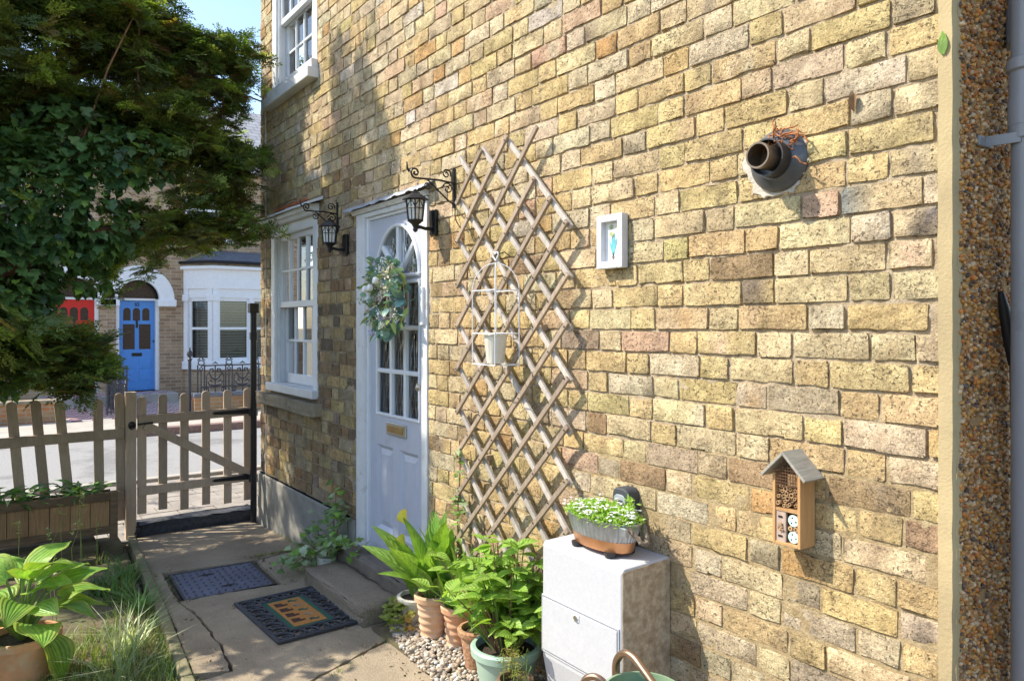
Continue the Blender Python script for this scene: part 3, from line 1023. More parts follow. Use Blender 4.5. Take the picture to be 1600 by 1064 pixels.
scored = []
for i, (a, b, c, d) in enumerate(cut):
    px, pz, dpt = proj((a + b) / 2, 0, (c + d) / 2)
    ztop = CAM_H + .44 * dpt + .5
    if c > ztop: continue
    vis = abs(px) < .70 and -.49 < pz < .445 and not (a > -2.17 and b < -1.70 and d < .70)
    scored.append((((b - a) * (d - c) / dpt ** 2) if vis else 0, i))
scored.sort(reverse=True)
near_ids = [i for s, i in scored[:300]]
o0 = np.array(origin(house))
SV, SF, SC, off = [], [], [], 0
SF4 = []
for s, i in scored:
    a, b, c, d = cut[i]
    rr = np.random.default_rng(1000 + i)
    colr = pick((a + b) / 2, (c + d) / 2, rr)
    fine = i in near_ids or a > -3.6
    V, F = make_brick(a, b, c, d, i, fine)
    cv_ = np.repeat(colr[None], len(V), 0)
    stain = None
    if rr.random() < .3: stain = np.array(PAL[('orange', 'brown', 'grey', 'pink', 'dark', 'pale', 'yel')[rr.integers(0, 7)]])
    if -1.25 < (a + b) / 2 < -.9 and 1.70 < c < 1.90 and rr.random() < .75: stain = np.array([(.13, .15, .24), (.52, .22, .05), (.20, .17, .16), (.24, .27, .27)][rr.integers(0, 4)])
    if stain is not None:
        u0 = a + rr.uniform(0, 1) * (b - a); wv = np.exp(-((V[:, 0] - u0) / rr.uniform(.02, .07)) ** 2) * rr.uniform(.5, .95)
        wv = np.clip(wv * (1 + rr.normal(0, .35, len(V))), 0, 1)[:, None]
        cv_ = cv_ * (1 - wv) + stain * wv
    if i in near_ids:
        me = mesh_np('brick', V - o0, np.array(F), cv_, True)
        me.materials.append(M_brick)
        try: me.set_sharp_from_angle(angle=R(50))
        except Exception: pass
        o = bpy.data.objects.new('brick', me); link(o, wall)
    else:
        SV.append(V); SF4.append(np.array(F) + off); SC.append(cv_); off += len(V)
far_bricks = obj_np('brickwork', np.vstack(SV), np.vstack(SF4), M_brick, wall, cols=np.vstack(SC), smooth=True, kind='stuff')
far_bricks.data.set_sharp_from_angle(angle=R(50))

# plinth
m = MB(); m.box(-6.225, -4.405, -.03, .02, -.3, .295)
m.build('plinth', M_plinth, house, bevel=.012)
MB().box(-6.215, -4.40, -.016, .012, .2955, .302).build('plinth_joint', M_mortar, house)

# corner render band and pebbledash return
m = MB()
zz = np.arange(-.3, 4.2, .05)
V = []; F = []
for i, zq in enumerate(zz):
    j1, j2 = random.gauss(0, .0008), random.gauss(0, .0006)
    V += [(-.878 + j1, .0, zq), (-.875 + j1, -.016, zq), (-.842 + j2, -.017 + random.gauss(0, .0008), zq), (-.836 + j2, -.008, zq), (-.836 + j2 * .5, .02, zq)]
    if i:
        for k in range(4): F.append((5 * (i - 1) + k, 5 * (i - 1) + k + 1, 5 * i + k + 1, 5 * i + k))
m.add(V, F).build('corner_render_band', M_sand_render, house, smooth=True)
side = MB().box(-.848, -.8375, .012, 3.0, -.45, ZT).build('pebbledash_wall', M_pebbles_base, house)
def peb_area(r, n):
    y = .008 + r.uniform(0, 1, n) ** 1.15 * .62
    z = r.uniform(-.1, 2.9, n)
    x = -.8365 + r.uniform(-.0015, .002, n)
    return np.stack([x, y, z], 1)
V, F, C = stones(16500, peb_area, .0042, .0088,
                 [(.56, .30, .07), (.48, .26, .09), (.60, .38, .14), (.58, .46, .32), (.27, .15, .07), (.12, .09, .08), (.38, .25, .14), (.62, .52, .40), (.52, .21, .05)], None, 23, .9)
obj_np('pebbles', V, F, M_pebble, side, cols=C * np.array((1.12, .95, .72)), kind='stuff')

# ---- sash windows
def sash_window(name_label, x0, x1, z0, z1, meet, cols_n, top_rows, low_rows, with_hood):
    w = thing('sash_window', None, None, parent=house)
    if name_label: w['label'] = name_label
    fw = .085
    m = MB()      # box frame
    m.box(x0, x0 + fw, -.012, .14, z0, z1); m.box(x1 - fw, x1, -.012, .14, z0, z1)
    m.box(x0 + fw, x1 - fw, -.010, .14, z1 - .075, z1)
    m.build('box_frame', M_white, w, bevel=.004)
    for xa_, xb_ in ((x0 + fw, x0 + fw + .022), (x1 - fw - .022, x1 - fw)):
        MB().box(xa_, xb_, .006, .03, z0, z1 - .075).build('staff_bead', M_white_old, w, bevel=.003)
    def sash(nm, a, b, c, d, y, rows, rail_bottom):
        st = .042
        fr = MB()
        fr.box(a, a + st, y, y + .04, c, d); fr.box(b - st, b, y, y + .04, c, d)
        fr.box(a + st, b - st, y + .001, y + .039, c, c + rail_bottom); fr.box(a + st, b - st, y + .001, y + .039, d - .04, d)
        fr.build(nm, M_white, w, bevel=.004)
        ia, ib, ic, id_ = a + st, b - st, c + rail_bottom, d - .04
        for i in range(1, cols_n):
            xx = ia + (ib - ia) * i / cols_n
            MB().box(xx - .009, xx + .009, y + .004, y + .034, ic, id_).build('glazing_bar', M_white, w, bevel=.003)
        for j in range(1, rows):
            zc = ic + (id_ - ic) * j / rows
            MB().box(ia, ib, y + .006, y + .032, zc - .009, zc + .009).build('glazing_bar', M_white, w, bevel=.003)
        for i in range(cols_n):
            for j in range(rows):
                xa = ia + (ib - ia) * i / cols_n; xb = ia + (ib - ia) * (i + 1) / cols_n
                za = ic + (id_ - ic) * j / rows; zb = ic + (id_ - ic) * (j + 1) / rows
                ty, tz = random.gauss(0, .0012), random.gauss(0, .0012)
                pm = MB(); yy = y + .019
                pm.add([(xa, yy + ty, za), (xb, yy - ty, za), (xb, yy - ty + tz, zb), (xa, yy + ty + tz, zb)], [(0, 1, 2, 3)])
                pm.build('pane', M_glass, w)
    sa, sb = x0 + fw + .004, x1 - fw - .004
    sash('top_sash', sa, sb, meet, z1 - .078, .022, top_rows, .045)
    sash('bottom_sash', sa, sb, z0 + .05, meet + .04, .066, low_rows, .075)
    MB().box(x0 - .012, x1 + .012, -.055, .14, z0 - .012, z0 + .048).build('timber_sill', M_white_old, w, bevel=.006)
    MB().box(x0 + .04, x1 - .04, .125, .135, z0 + .05, meet).build('net_blind', M_blind, w) if False else None
    return w


w1 = sash_window('ground floor white sash window beneath a timber hood', WIN[0], WIN[1], WIN[2] + .02, WIN[3] - .01, 1.635, 4, 2, 2, True)
lumpy_block('stone_sill', -6.12, -4.86, -.075, .06, .878, .968, M_stone, w1, .003)
# timber hood with zinc top over the window
m = MB()
m.prism([(-.015, 2.262), (-.055, 2.262), (-.058, 2.285), (-.085, 2.288), (-.088, 2.318), (-.015, 2.33)], 'x', -5.99, -4.90)
m.build('hood_moulding', M_white_old, w1)
V = []; F = []
for i in range(40):
    xx = -6.07 + i * (1.225 / 39)
    V += [(xx, -.006, 2.375), (xx, -.112, 2.327 + random.gauss(0, .0015)), (xx, -.116, 2.312 + random.gauss(0, .002)), (xx, -.004, 2.352)]
    if i: F += [(4 * i - 4 + k, 4 * i - 4 + (k + 1) % 4, 4 * i + (k + 1) % 4, 4 * i + k) for k in range(4)]
F += [(0, 1, 2, 3), (159, 158, 157, 156)]
MB().add(V, F).build('hood_cover', M_white_old, w1)
MB().box(-5.80, -5.10, -.024, .0, 2.3765, 2.398).build('tile_creasing', plain('red_clay_tile', (.42, .13, .05), .9, var=.3), w1, bevel=.004)
MB().box(-5.095, -4.87, -.026, .0, 2.3765, 2.425).build('mortar_flaunching', M_sand_render, w1, bevel=.008)
w2 = sash_window('upstairs white sash window near the corner of the house', UWIN[0], UWIN[1], UWIN[2] + .03, UWIN[3], 3.83, 4, 3, 2, False)
MB().box(UWIN[0] - .055, UWIN[1] + .02, -.085, .05, UWIN[2] - .055, UWIN[2] + .017).build('sill', M_white_old, w2, bevel=.006)
MB().tube([(-6.05, -.014, -.05), (-6.048, -.015, 1.0), (-6.052, -.014, 2.2), (-6.05, -.015, 3.25), (-5.99, -.015, 3.28)], .0035, 6).build('cable', M_white_old, house)

# ---- front door
dr = thing('front_door', None, None, parent=house)
dr['label'] = 'pale lilac grey panelled door with arched fan of glass'
DX0, DX1, DZ0, DZ1 = -4.168, -3.472, .172, 2.135
m = MB()
m.box(-4.292, -4.175, -.018, .13, .0, 2.17); m.box(-3.467, -3.406, -.018, .13, .0, 2.17)
m.box(-4.175, -3.467, -.016, .13, 2.142, 2.17)
m.build('door_frame', M_white_old, dr, bevel=.005)
m = MB()
m.box(-4.178, -4.160, .002, .024, .17, 2.142); m.box(-3.48, -3.466, .002, .024, .17, 2.142); m.box(-4.16, -3.48, .003, .024, 2.125, 2.142)
m.build('door_stop', M_white, dr, bevel=.003)
# leaf with the glazed openings cut out (2D triangulation)
ax, az, ra, rb = -3.805, 1.775, .262, .288
ell = [(ax + ra * math.cos(t), az + rb * math.sin(t)) for t in np.linspace(0, math.pi, 25)]
PX0, PX1, PZ0, PZ1 = -4.062, -3.548, .985, 1.735
def plate(outer, holes, y0, y1, name, mat, parent):
    pts = [Vector(p) for p in outer]; faces = [list(range(len(outer)))]; k = len(pts)
    for hl in holes:
        pts += [Vector(p) for p in hl]; faces.append(list(range(k, k + len(hl)))); k += len(hl)
    vs, es, fs, ov, oe, of = delaunay_2d_cdt(pts, [], faces, 2, 1e-6)
    keep = [f for f, o in zip(fs, of) if not any(j > 0 for j in o)]
    n = len(vs); m = MB()
    V = [(v.x, y0, v.y) for v in vs] + [(v.x, y1, v.y) for v in vs]
    F = [tuple(f) for f in keep] + [tuple(n + i for i in reversed(f)) for f in keep]
    from collections import Counter
    ec = Counter()
    for f in keep:
        for i in range(len(f)):
            ec[(f[i], f[(i + 1) % len(f)])] += 1
    for (i, j), c_ in ec.items():
        if (j, i) not in ec: F.append((i, j, n + j, n + i))
    m.add(V, F)
    return m.build(name, mat, parent)
plate([(DX0, DZ0), (DX1, DZ0), (DX1, DZ1), (DX0, DZ1)],
      [ell, [(PX0, PZ0), (PX1, PZ0), (PX1, PZ1), (PX0, PZ1)], [(-4.075, .305), (-3.865, .305), (-3.865, .80), (-4.075, .80)], [(-3.785, .305), (-3.565, .305), (-3.565, .80), (-3.785, .80)]],
      .018, .06, 'leaf', M_door, dr)
for (a, b) in ((-4.075, -3.865), (-3.785, -3.565)):
    m = MB(); y0, yb = .0185, .036
    V = [(a, y0, .305), (b, y0, .305), (b, y0, .80), (a, y0, .80)]
    i1 = .022; V += [(a + i1, yb, .305 + i1), (b - i1, yb, .305 + i1), (b - i1, yb, .80 - i1), (a + i1, yb, .80 - i1)]
    i2 = .055; V += [(a + i2, .027, .305 + i2), (b - i2, .027, .305 + i2), (b - i2, .027, .80 - i2), (a + i2, .027, .80 - i2)]
    F = [(k, (k + 1) % 4, 4 + (k + 1) % 4, 4 + k) for k in range(4)] + [(4 + k, 4 + (k + 1) % 4, 8 + (k + 1) % 4, 8 + k) for k in range(4)] + [(8, 9, 10, 11)]
    m.add(V, F).build('panel', M_door, dr)
# mouldings and bars
m = MB(); m.tube([(x, .014, z_) for x, z_ in ell] , .011, 8)
m.tube([(ell[-1][0], .014, az), (ell[0][0], .014, az)], .011, 8)
m.build('fanlight_moulding', M_white, dr, smooth=True)
for ang in (40, 90, 140):
    e = (ax + ra * math.cos(R(ang)) * .99, az + rb * math.sin(R(ang)) * .99)
    MB().bar((ax, .026, az), (e[0], .026, e[1]), .03, .026, up=(0, 1, 0)).build('fan_bar', M_white, dr, bevel=.006)
for i in range(3):
    for j in range(3):
        a = PX0 + (PX1 - PX0) * i / 3; b = PX0 + (PX1 - PX0) * (i + 1) / 3
        c = PZ0 + (PZ1 - PZ0) * j / 3; d = PZ0 + (PZ1 - PZ0) * (j + 1) / 3
        MB().add([(a, .036, c), (b, .036, c), (b, .036, d), (a, .036, d)], [(0, 1, 2, 3)]).build('pane', M_obscure, dr)
for i in (1, 2):
    xx = PX0 + (PX1 - PX0) * i / 3
    MB().box(xx - .013, xx + .013, .014, .05, PZ0, PZ1).build('glazing_bar', M_white, dr, bevel=.006)
    zz_ = PZ0 + (PZ1 - PZ0) * i / 3
    MB().box(PX0, PX1, .016, .048, zz_ - .013, zz_ + .013).build('glazing_bar', M_white, dr, bevel=.006)
m = MB()
for (a, b, c, d) in ((PX0 - .008, PX1 + .008, PZ0 - .010, PZ0 + .006), (PX0 - .008, PX1 + .008, PZ1 - .006, PZ1 + .012)):
    m.box(a, b, .009, .03, c, d)
m.box(PX0 - .010, PX0 + .006, .0095, .03, PZ0, PZ1); m.box(PX1 - .006, PX1 + .010, .0095, .03, PZ0, PZ1)
m.build('glazing_moulding', M_white, dr, bevel=.004)
MB().add([(x, .038, z_) for x, z_ in ell], [tuple(range(len(ell)))]).build('fan_pane', M_obscure, dr)
m = MB(); m.box(-3.925, -3.69, .004, .02, .875, .948); m.build('letter_plate', M_silver, dr, bevel=.005)
MB().box(-3.90, -3.715, -.002, .006, .892, .932).build('letter_flap', M_brass, dr, bevel=.003)
MB().box(-3.455, -3.425, -.034, -.017, 1.50, 1.70).build('white_plaque', M_white, dr, bevel=.003)
MB().lathe([(.0, 0), (.012, 0), (.014, .01), (.008, .02), (.018, .03), (.02, .04), (.0, .048)], n=14, M=Matrix.Translation((-3.505, .02, 1.17)) @ Matrix.Rotation(R(90), 4, 'X')).build('door_knob', M_silver, dr, smooth=True)
MB().box(-4.17, -3.47, .012, .05, .163, .174).build('weather_bar', M_thresh, dr)
MB().box(-4.4, -4.3, -.028, .01, -.02, .30).build('frame_foot', M_plinth, dr, bevel=.01)
# lead canopy over the door
V = []; F = []
for i in range(48):
    t = i / 47; xx = -4.40 + t * 1.07
    wv = .006 * math.sin(t * 40) * random.uniform(.3, 1) + random.gauss(0, .0015)
    V += [(xx, -.004, 2.235 + .012 * t), (xx, -.060, 2.205 + .012 * t + wv), (xx, -.069, 2.190 + .012 * t + wv), (xx, -.066, 2.189 + .012 * t + wv), (xx, -.058, 2.199 + .012 * t + wv), (xx, -.002, 2.229 + .012 * t)]
    if i: F += [(6 * i - 6 + k, 6 * i - 6 + (k + 1) % 6, 6 * i + (k + 1) % 6, 6 * i + k) for k in range(6)]
F += [tuple(range(6)), tuple(reversed(range(47 * 6, 48 * 6)))]
MB().add(V, F).build('lead_canopy', M_lead, dr, smooth=False)
m = MB(); m.prism([(-.004, 2.172), (-.024, 2.172), (-.034, 2.185), (-.048, 2.192), (-.004, 2.218)], 'x', -4.33, -3.40)
m.build('head_moulding', M_white_old, dr)

# ================================================================== wall lanterns and brackets
def lantern(x, z, label, lit_glass=M_lampglass):
    t = thing('wall_lantern', label, 'lantern', (x, -.012, z - .06), 'black wall lanterns')
    MB().box(x - .03, x + .03, -.034, -.012, z - .065, z + .065).build('back_plate', M_black, t, bevel=.006)
    MB().tube([(x, -.03, z - .03), (x, -.07, z - .034), (x, -.10, z - .028), (x, -.128, z - .03)], [.012, .009, .009, .012], 8).build('arm', M_black, t, smooth=True)
    c = (x, -.128, z - .045)
    MB().lathe([(.0, -.012), (.008, -.008), (.013, .0), (.01, .012), (.018, .028), (.036, .042), (.043, .046), (.0, .048)], c, 6).build('base_cup', M_black, t)
    r0, r1, h0, h1 = .040, .052, .048, .150
    frame = MB()
    P0 = [(c[0] + r0 * math.cos(R(60 * k + 30)), c[1] + r0 * math.sin(R(60 * k + 30)), c[2] + h0) for k in range(6)]
    P1 = [(c[0] + r1 * math.cos(R(60 * k + 30)), c[1] + r1 * math.sin(R(60 * k + 30)), c[2] + h1) for k in range(6)]
    for k in range(6):
        k2 = (k + 1) % 6
        frame.tube([P0[k], P1[k]], .0042, 6); frame.tube([P0[k], P0[k2]], .004, 6); frame.tube([P1[k], P1[k2]], .004, 6)
        a0, a1 = Vector(P0[k]).lerp(Vector(P0[k2]), .5), Vector(P1[k]).lerp(Vector(P1[k2]), .5)
        frame.tube([a0, a1], .0022, 5)
        l1, l2 = Vector(P0[k]).lerp(Vector(P1[k]), .58), Vector(P0[k2]).lerp(Vector(P1[k2]), .58)
        frame.tube([l1, l2], .0022, 5)
        arc = []
        for q_ in range(9):
            tt = q_ / 8; p = l1.lerp(l2, tt); p.z += .036 * math.sin(math.pi * tt); arc.append(p)
        frame.tube(arc, .0022, 5)
    frame.build('cage', M_black, t)
    ctr = Vector((c[0], c[1], 0))
    for k in range(6):
        k2 = (k + 1) % 6
        q4 = [Vector(p) for p in (P0[k], P0[k2], P1[k2], P1[k])]
        q4 = [Vector((ctr.x + (p.x - ctr.x) * .93, ctr.y + (p.y - ctr.y) * .93, p.z)) for p in q4]
        MB().add(q4, [(0, 1, 2, 3)]).build('glass_pane', lit_glass, t)
    MB().lathe([(.0, .151), (.064, .148), (.066, .153), (.044, .170), (.024, .181), (.022, .187), (.009, .192), (.011, .2), (.0, .207)], c, 6).build('roof', M_black, t)
    return t


lantern(-4.44, 2.005, 'black iron wall lantern between the window and the door')
lantern(-3.325, 2.02, 'black iron wall lantern right of the front door')


def spiral(c, r, t0, turns, n=26, shrink=.85, plane_dir=Vector((0, -1, 0)), sgn=1):
    out = []
    for i in range(n + 1):
        t = i / n; rr = r * (1 - shrink * t); a = t0 + sgn * t * turns * 2 * math.pi
        out.append(Vector(c) + plane_dir * (rr * math.cos(a)) + Vector((0, 0, 1)) * (rr * math.sin(a)))
    return out


def scroll_bracket(x, z, label, L=.25):
    t = thing('hanging_bracket', label, 'bracket', (x, -.01, z - .1), 'scrolled hanging basket brackets')
    MB().bar((x, -.018, z - .11), (x, -.018, z + .085), .02, .006, up=(0, 1, 0)).build('back_bar', M_black, t)
    y0 = -.022
    MB().tube([(x, y0, z + .012), (x, -.1, z + .018), (x, -L + .03, z + .014)] + [tuple(p) for p in spiral((x, -L + .03, z + .040), .026, R(-90), 1.4)], .0048, 7).build('arm', M_black, t, smooth=True)
    MB().tube([(x, y0, z - .09), (x, -.05, z - .075), (x, -.11, z - .03), (x, -.15, z + .004)], .0042, 7).build('brace', M_black, t, smooth=True)
    for (cy, cz, r, a0, s) in ((-.052, -.018, .03, 0, 1), (-.06, .052, .026, 200, -1), (-.165, -.014, .024, 90, 1)):
        MB().tube(spiral((x, cy, z + cz), r, R(a0), 1.5, sgn=s), .0036, 6).build('scroll', M_black, t, smooth=True)
    MB().tube([(x, -L + .0, z + .04), (x, -L - .012, z + .055), (x, -L - .014, z + .085)], [.006, .005, .003], 6).build('tip', M_black, t)


scroll_bracket(-4.585, 2.205, 'scrolled black iron bracket above the lantern beside the window')
scroll_bracket(-3.137, 2.18, 'scrolled black iron bracket on the bricks left of the trellis', .26)
pts = [(-3.12, -.02, 2.06)]
for i in range(1, 14):
    pts.append((-3.12 + i * .009 + random.gauss(0, .004), -.018 - .012 * math.sin(i), 2.06 - i * .024))
MB().tube(pts, .003, 5).build('dry_stem', M_bark, label='thin dry climbing stem hanging below the iron bracket', cat='stem')

# ================================================================== trellis
tre = thing('wooden_trellis', 'expanded diamond lattice trellis with pale and brown laths on the bricks', 'trellis', (-2.62, -.03, .3))
TX0, TX1, TZT, TZB, P_ = -3.026, -2.223, 2.292, .33, .1995
def lath(p, q, y, mat, w=.021, th=.013):
    p, q = Vector((p[0], y, p[1])), Vector((q[0], y, q[1]))
    m = MB().bar(p, q, w, th, up=(0, 1, 0), ext=.012)
    o = m.build('lath', mat, tre, bevel=.002)
    return o
# rising laths (front layer)
k = 1
while True:
    s0 = TZT - k * P_                # z at the left edge
    a = (TX0, s0); 
    if s0 < TZB:
        a = (TX0 + (TZB - s0), TZB)
    bx_, bz_ = TX1, s0 + (TX1 - TX0)
    lim = TZT - max(0, 0)
    if bz_ > TZT: bx_, bz_ = TX0 + (TZT - s0), TZT
    if k == 3: bx_, bz_ = bx_ + .012, bz_ + .012
    if k == 4: bx_, bz_ = TX0 + .59, s0 + .59
    # the top right is cut along one falling lath
    if bx_ + bz_ > (TX0 + 2 * P_ + TZT) + .002 and k > 3:
        sm = TX0 + 2 * P_ + TZT
        bx_ = (sm - s0 + TX0) / 2; bz_ = sm - bx_
    if a[0] >= TX1 - .02: break
    if bx_ - a[0] > .05:
        j = random.gauss(0, .004)
        lath((a[0], a[1] + j), (bx_, bz_ + j + random.gauss(0, .005)), -.066, M_trellis_a)
    k += 1
# falling laths (back layer)
for k in range(-3, 12):
    if k <= 0:
        a = (TX0 - k * P_, TZT)      # starting along the top
        if k < -2: continue
    else:
        a = (TX0, TZT - k * P_)
    b = (TX1, a[1] - (TX1 - a[0]))
    if b[1] < TZB: b = (a[0] + (a[1] - TZB), TZB)
    if b[0] - a[0] < .05: continue
    j = random.gauss(0, .004)
    lath((a[0], a[1] + j), (b[0], b[1] + j), -.049, M_trellis_b, .022, .014)
m = MB()
for i in range(5):
    for j in range(11):
        for o_ in (0, .5):
            x = TX0 + (i + o_) * P_; zc = TZT - (j + o_) * P_
            if x > TX1 or zc < TZB or x + zc > TX0 + 2 * P_ + TZT + .01: continue
            m.lathe([(.0034, 0), (.003, -.002), (0, -.003)], n=6, M=Matrix.Translation((x, -.0745, zc)) @ Matrix.Rotation(R(-90), 4, 'X'))
m.build('rivets', M_black, tre, kind='stuff')
for (x, zc) in ((-2.82, 2.07), (-2.42, 1.49), (-2.82, .9)):
    MB().box(x - .012, x + .012, -.044, .004, zc - .012, zc + .012).build('spacer_block', M_trellis_a, tre)

# birdcage planter hung on the trellis
cg = thing('birdcage_planter', 'white wire birdcage planter hanging on the trellis', 'planter', (-2.605, -.12, 1.32))
cx, cy_, cz0, cs, cw = -2.605, -.135, 1.335, .085, .0021
cor = [(cx + cs * a, cy_ + cs * .72 * b) for a, b in ((-1, -1), (1, -1), (1, 1), (-1, 1))]
for i in range(4):
    MB().tube([(cor[i][0], cor[i][1], cz0), (cor[i][0], cor[i][1], cz0 + .31)], cw, 6).build('wire', M_white, cg)
    arch = []
    for q_ in range(11):
        t = q_ / 10 * math.pi / 2
        arch.append((cx + (cor[i][0] - cx) * math.cos(t), cy_ + (cor[i][1] - cy_) * math.cos(t), cz0 + .31 + .115 * math.sin(t)))
    MB().tube(arch, cw, 6).build('wire', M_white, cg)
for hz in (0, .13, .31):
    MB().tube([(*cor[i % 4], cz0 + hz) for i in range(5)], cw, 6).build('ring', M_white, cg)
heart = []
for q_ in range(21):
    t = q_ / 20 * 2 * math.pi
    heart.append((cx + .0013 * 16 * math.sin(t) ** 3, cy_, cz0 + .457 + .0013 * (13 * math.cos(t) - 5 * math.cos(2 * t) - 2 * math.cos(3 * t) - math.cos(4 * t))))
MB().tube(heart, .003, 6).build('heart_hook', M_white, cg)
MB().tube([(cx, cy_, cz0 + .46), (cx, -.09, cz0 + .475), (cx, -.06, cz0 + .46)], .0025, 6).build('hook', M_black, cg)
MB().lathe([(0, .002), (.036, .002), (.05, .118), (.054, .12), (.054, .126), (.046, .126), (.044, .1), (0, .1)], (cx + .0, cy_, cz0 + .003), 24, mod=lambda k, j: 1 + (.018 if (k + j) % 2 else 0)).build('pot', M_cream, cg, smooth=False)

# ================================================================== small things on the wall
pf = thing('framed_picture', 'small pale framed flower picture hung on the bricks', 'picture', (-2.0, -.014, 1.706))
a, b, c, d = -2.075, -1.94, 1.706, 1.902
fwid = .026
for (x0_, x1_, z0_, z1_) in ((a, a + fwid, c, d), (b - fwid, b, c, d), (a + fwid, b - fwid, c, c + fwid), (a + fwid, b - fwid, d - fwid, d)):
    MB().box(x0_, x1_, -.045, -.014, z0_, z1_).build('frame_side', M_frame, pf, bevel=.003)
MB().box(a + .01, b - .01, -.022, -.016, c + .01, d - .01).build('card', M_print, pf)
px_, pz_ = (a + b) / 2, c + .03
def flat_xz(pts, y, name, mat, parent):
    return MB().add([(x, y, z_) for x, z_ in pts], [tuple(range(len(pts)))]).build(name, mat, parent)
flat_xz([(px_ + .007 * math.cos(t), pz_ + .012 + .009 * math.sin(t)) for t in np.linspace(0, 2 * math.pi, 12)[:-1]], -.0228, 'printed_bulb', M_printbulb, pf)
for s_, l_ in ((-1, .062), (1, .07), (-.35, .085), (.4, .09)):
    flat_xz([(px_ - .004, pz_ + .02), (px_ + .004, pz_ + .02), (px_ + .004 + s_ * .014, pz_ + .02 + l_ * .6), (px_ + s_ * .024, pz_ + .02 + l_), (px_ - .006 + s_ * .012, pz_ + .02 + l_ * .6)], -.0231 - abs(s_) * .0004, 'printed_leaf', M_printblue, pf)
for i in range(9):
    u_, v_ = random.uniform(-.02, .02), random.uniform(.088, .125)
    flat_xz([(px_ + u_ + .008 * math.cos(t), pz_ + v_ + .008 * math.sin(t)) for t in np.linspace(0, 2 * math.pi, 8)[:-1]], -.0238 - i * .0002, 'printed_flower', (M_printgreen, M_petalcream)[i % 2], pf)

# boiler flue
fl = thing('boiler_flue', 'black boiler flue pipe with round collar sticking out of the wall', 'flue', (-1.325, 0, 1.9))
FM = Matrix.Translation((-1.318, -.012, 1.978)) @ Matrix.Rotation(R(90), 4, 'X') @ Matrix.Rotation(R(4), 4, 'Y')
pp_ = [(-1.335 + (.104 + .012 * math.sin(3 * t_) + random.gauss(0, .006)) * math.cos(t_), 1.965 + (.100 + .010 * math.cos(2 * t_) + random.gauss(0, .006)) * math.sin(t_)) for t_ in np.linspace(0, 2 * math.pi, 40)[:-1]]
MB().prism(pp_, 'y', -.0145, .004).build('mortar_patch', M_patch, fl, bevel=.003)
MB().lathe([(.0, .0), (.092, .0), (.09, .010), (.078, .020), (.062, .030), (.058, .034), (0, .034)], n=40, M=FM).build('collar', M_flueCollar, fl, smooth=True)
MB().lathe([(.054, .02), (.054, .075), (.050, .075), (.050, .03), (0, .03)], n=36, M=FM).build('outer_pipe', M_flue, fl, smooth=True)
MB().lathe([(.034, .03), (.034, .102), (.037, .103), (.037, .118), (.032, .118), (.032, .05), (0, .05)], n=32, M=FM).build('inner_pipe', M_fluebrown, fl, smooth=True)
m = MB()
for i in range(16):
    a0 = random.uniform(-.3, 1.9); p = Vector((math.cos(a0) * .062, math.sin(a0) * .062 + .01, .035))
    pts = []
    d = Vector((random.gauss(0, 1), random.gauss(.2, 1), random.gauss(.4, .5))).normalized()
    for k in range(9):
        pts.append(FM @ p); d = (d + Vector((random.gauss(0, .6), random.gauss(-.08, .6), random.gauss(-.05, .4)))).normalized(); p = p + d * .009
        p.z = max(p.z, .03)
    m.tube(pts, random.uniform(.0018, .003), 5)
m.build('dead_tendrils', M_rust, fl, kind='stuff')

# key safe behind the flower tub
ks_ = thing('key_safe', 'dark grey key safe on the wall behind the flower tub', 'key safe', (-1.93, 0, .7))
a, b, c, d = -1.965, -1.885, .715, .925
def rrect(x0, x1, z0, z1, r, n=5):
    out = []
    for cx_, cz_, a0 in ((x1 - r, z1 - r, 0), (x0 + r, z1 - r, 90), (x0 + r, z0 + r, 180), (x1 - r, z0 + r, 270)):
        for k in range(n + 1):
            t = R(a0 + 90 * k / n); out.append((cx_ + r * math.cos(t), cz_ + r * math.sin(t)))
    return out
MB().prism(rrect(a, b, c, d, .026), 'y', -.068, -.008).build('shell', M_keydark, ks_, bevel=.006)
MB().prism(rrect(a + .011, b - .011, c + .03, d - .022, .02), 'y', -.0725, -.0685).build('face_plate', M_keygrey, ks_, bevel=.002)
MB().prism(rrect(a + .024, b - .02, d - .075, d - .04, .008), 'y', -.078, -.0727).build('lock_slot', M_keydark, ks_)
for i in range(4):
    MB().box(a + .022 + i * .0105, a + .029 + i * .0105, -.077, -.0727, d - .12, d - .095).build('dial', M_keydark, ks_)

# bug hotel
bh = thing('insect_hotel', 'wooden insect hotel with grey pitched roof hung on the wall', 'insect hotel', (-1.245, -.012, .885))
a, b, c, d, yf, yb = -1.292, -1.204, .885, 1.085, -.085, -.013
th = .009
MB().box(a, a + th, yf, yb, c, d).build('side_board', M_pine, bh, bevel=.0015)
MB().box(b - th, b, yf, yb, c, d).build('side_board', M_pine, bh, bevel=.0015)
MB().box(a + th, b - th, yf, yb, c, c + th).build('base_board', M_pine, bh, bevel=.0015)
MB().box(a + th, b - th, yf + .002, yb, c + .095, c + .103).build('shelf', M_pine, bh)
MB().box(a + th, b - th, yb - .006, yb, c + th, d).build('back_board', M_pine, bh)
rx_, rz_ = (a + b) / 2, d + .055
MB().prism([(a + th, d), (b - th, d), (rx_, d + .045)], 'y', yb - .006, yb).build('gable_back', M_pine, bh)
for s_ in (-1, 1):
    e = (rx_ + s_ * .066, d - .012)
    nrm = Vector((s_ * .067, .066)).normalized() * .008
    poly = [(rx_, rz_), e, (e[0] + nrm.x, e[1] + nrm.y), (rx_, rz_ + .0113)]
    MB().prism(poly, 'y', -.104, -.011).build('roof_board', M_greywood, bh, bevel=.0015)
tub = random.Random(3)
rows = [(.0095, 0), (.0095, 1)]
placed = []
tries = 0
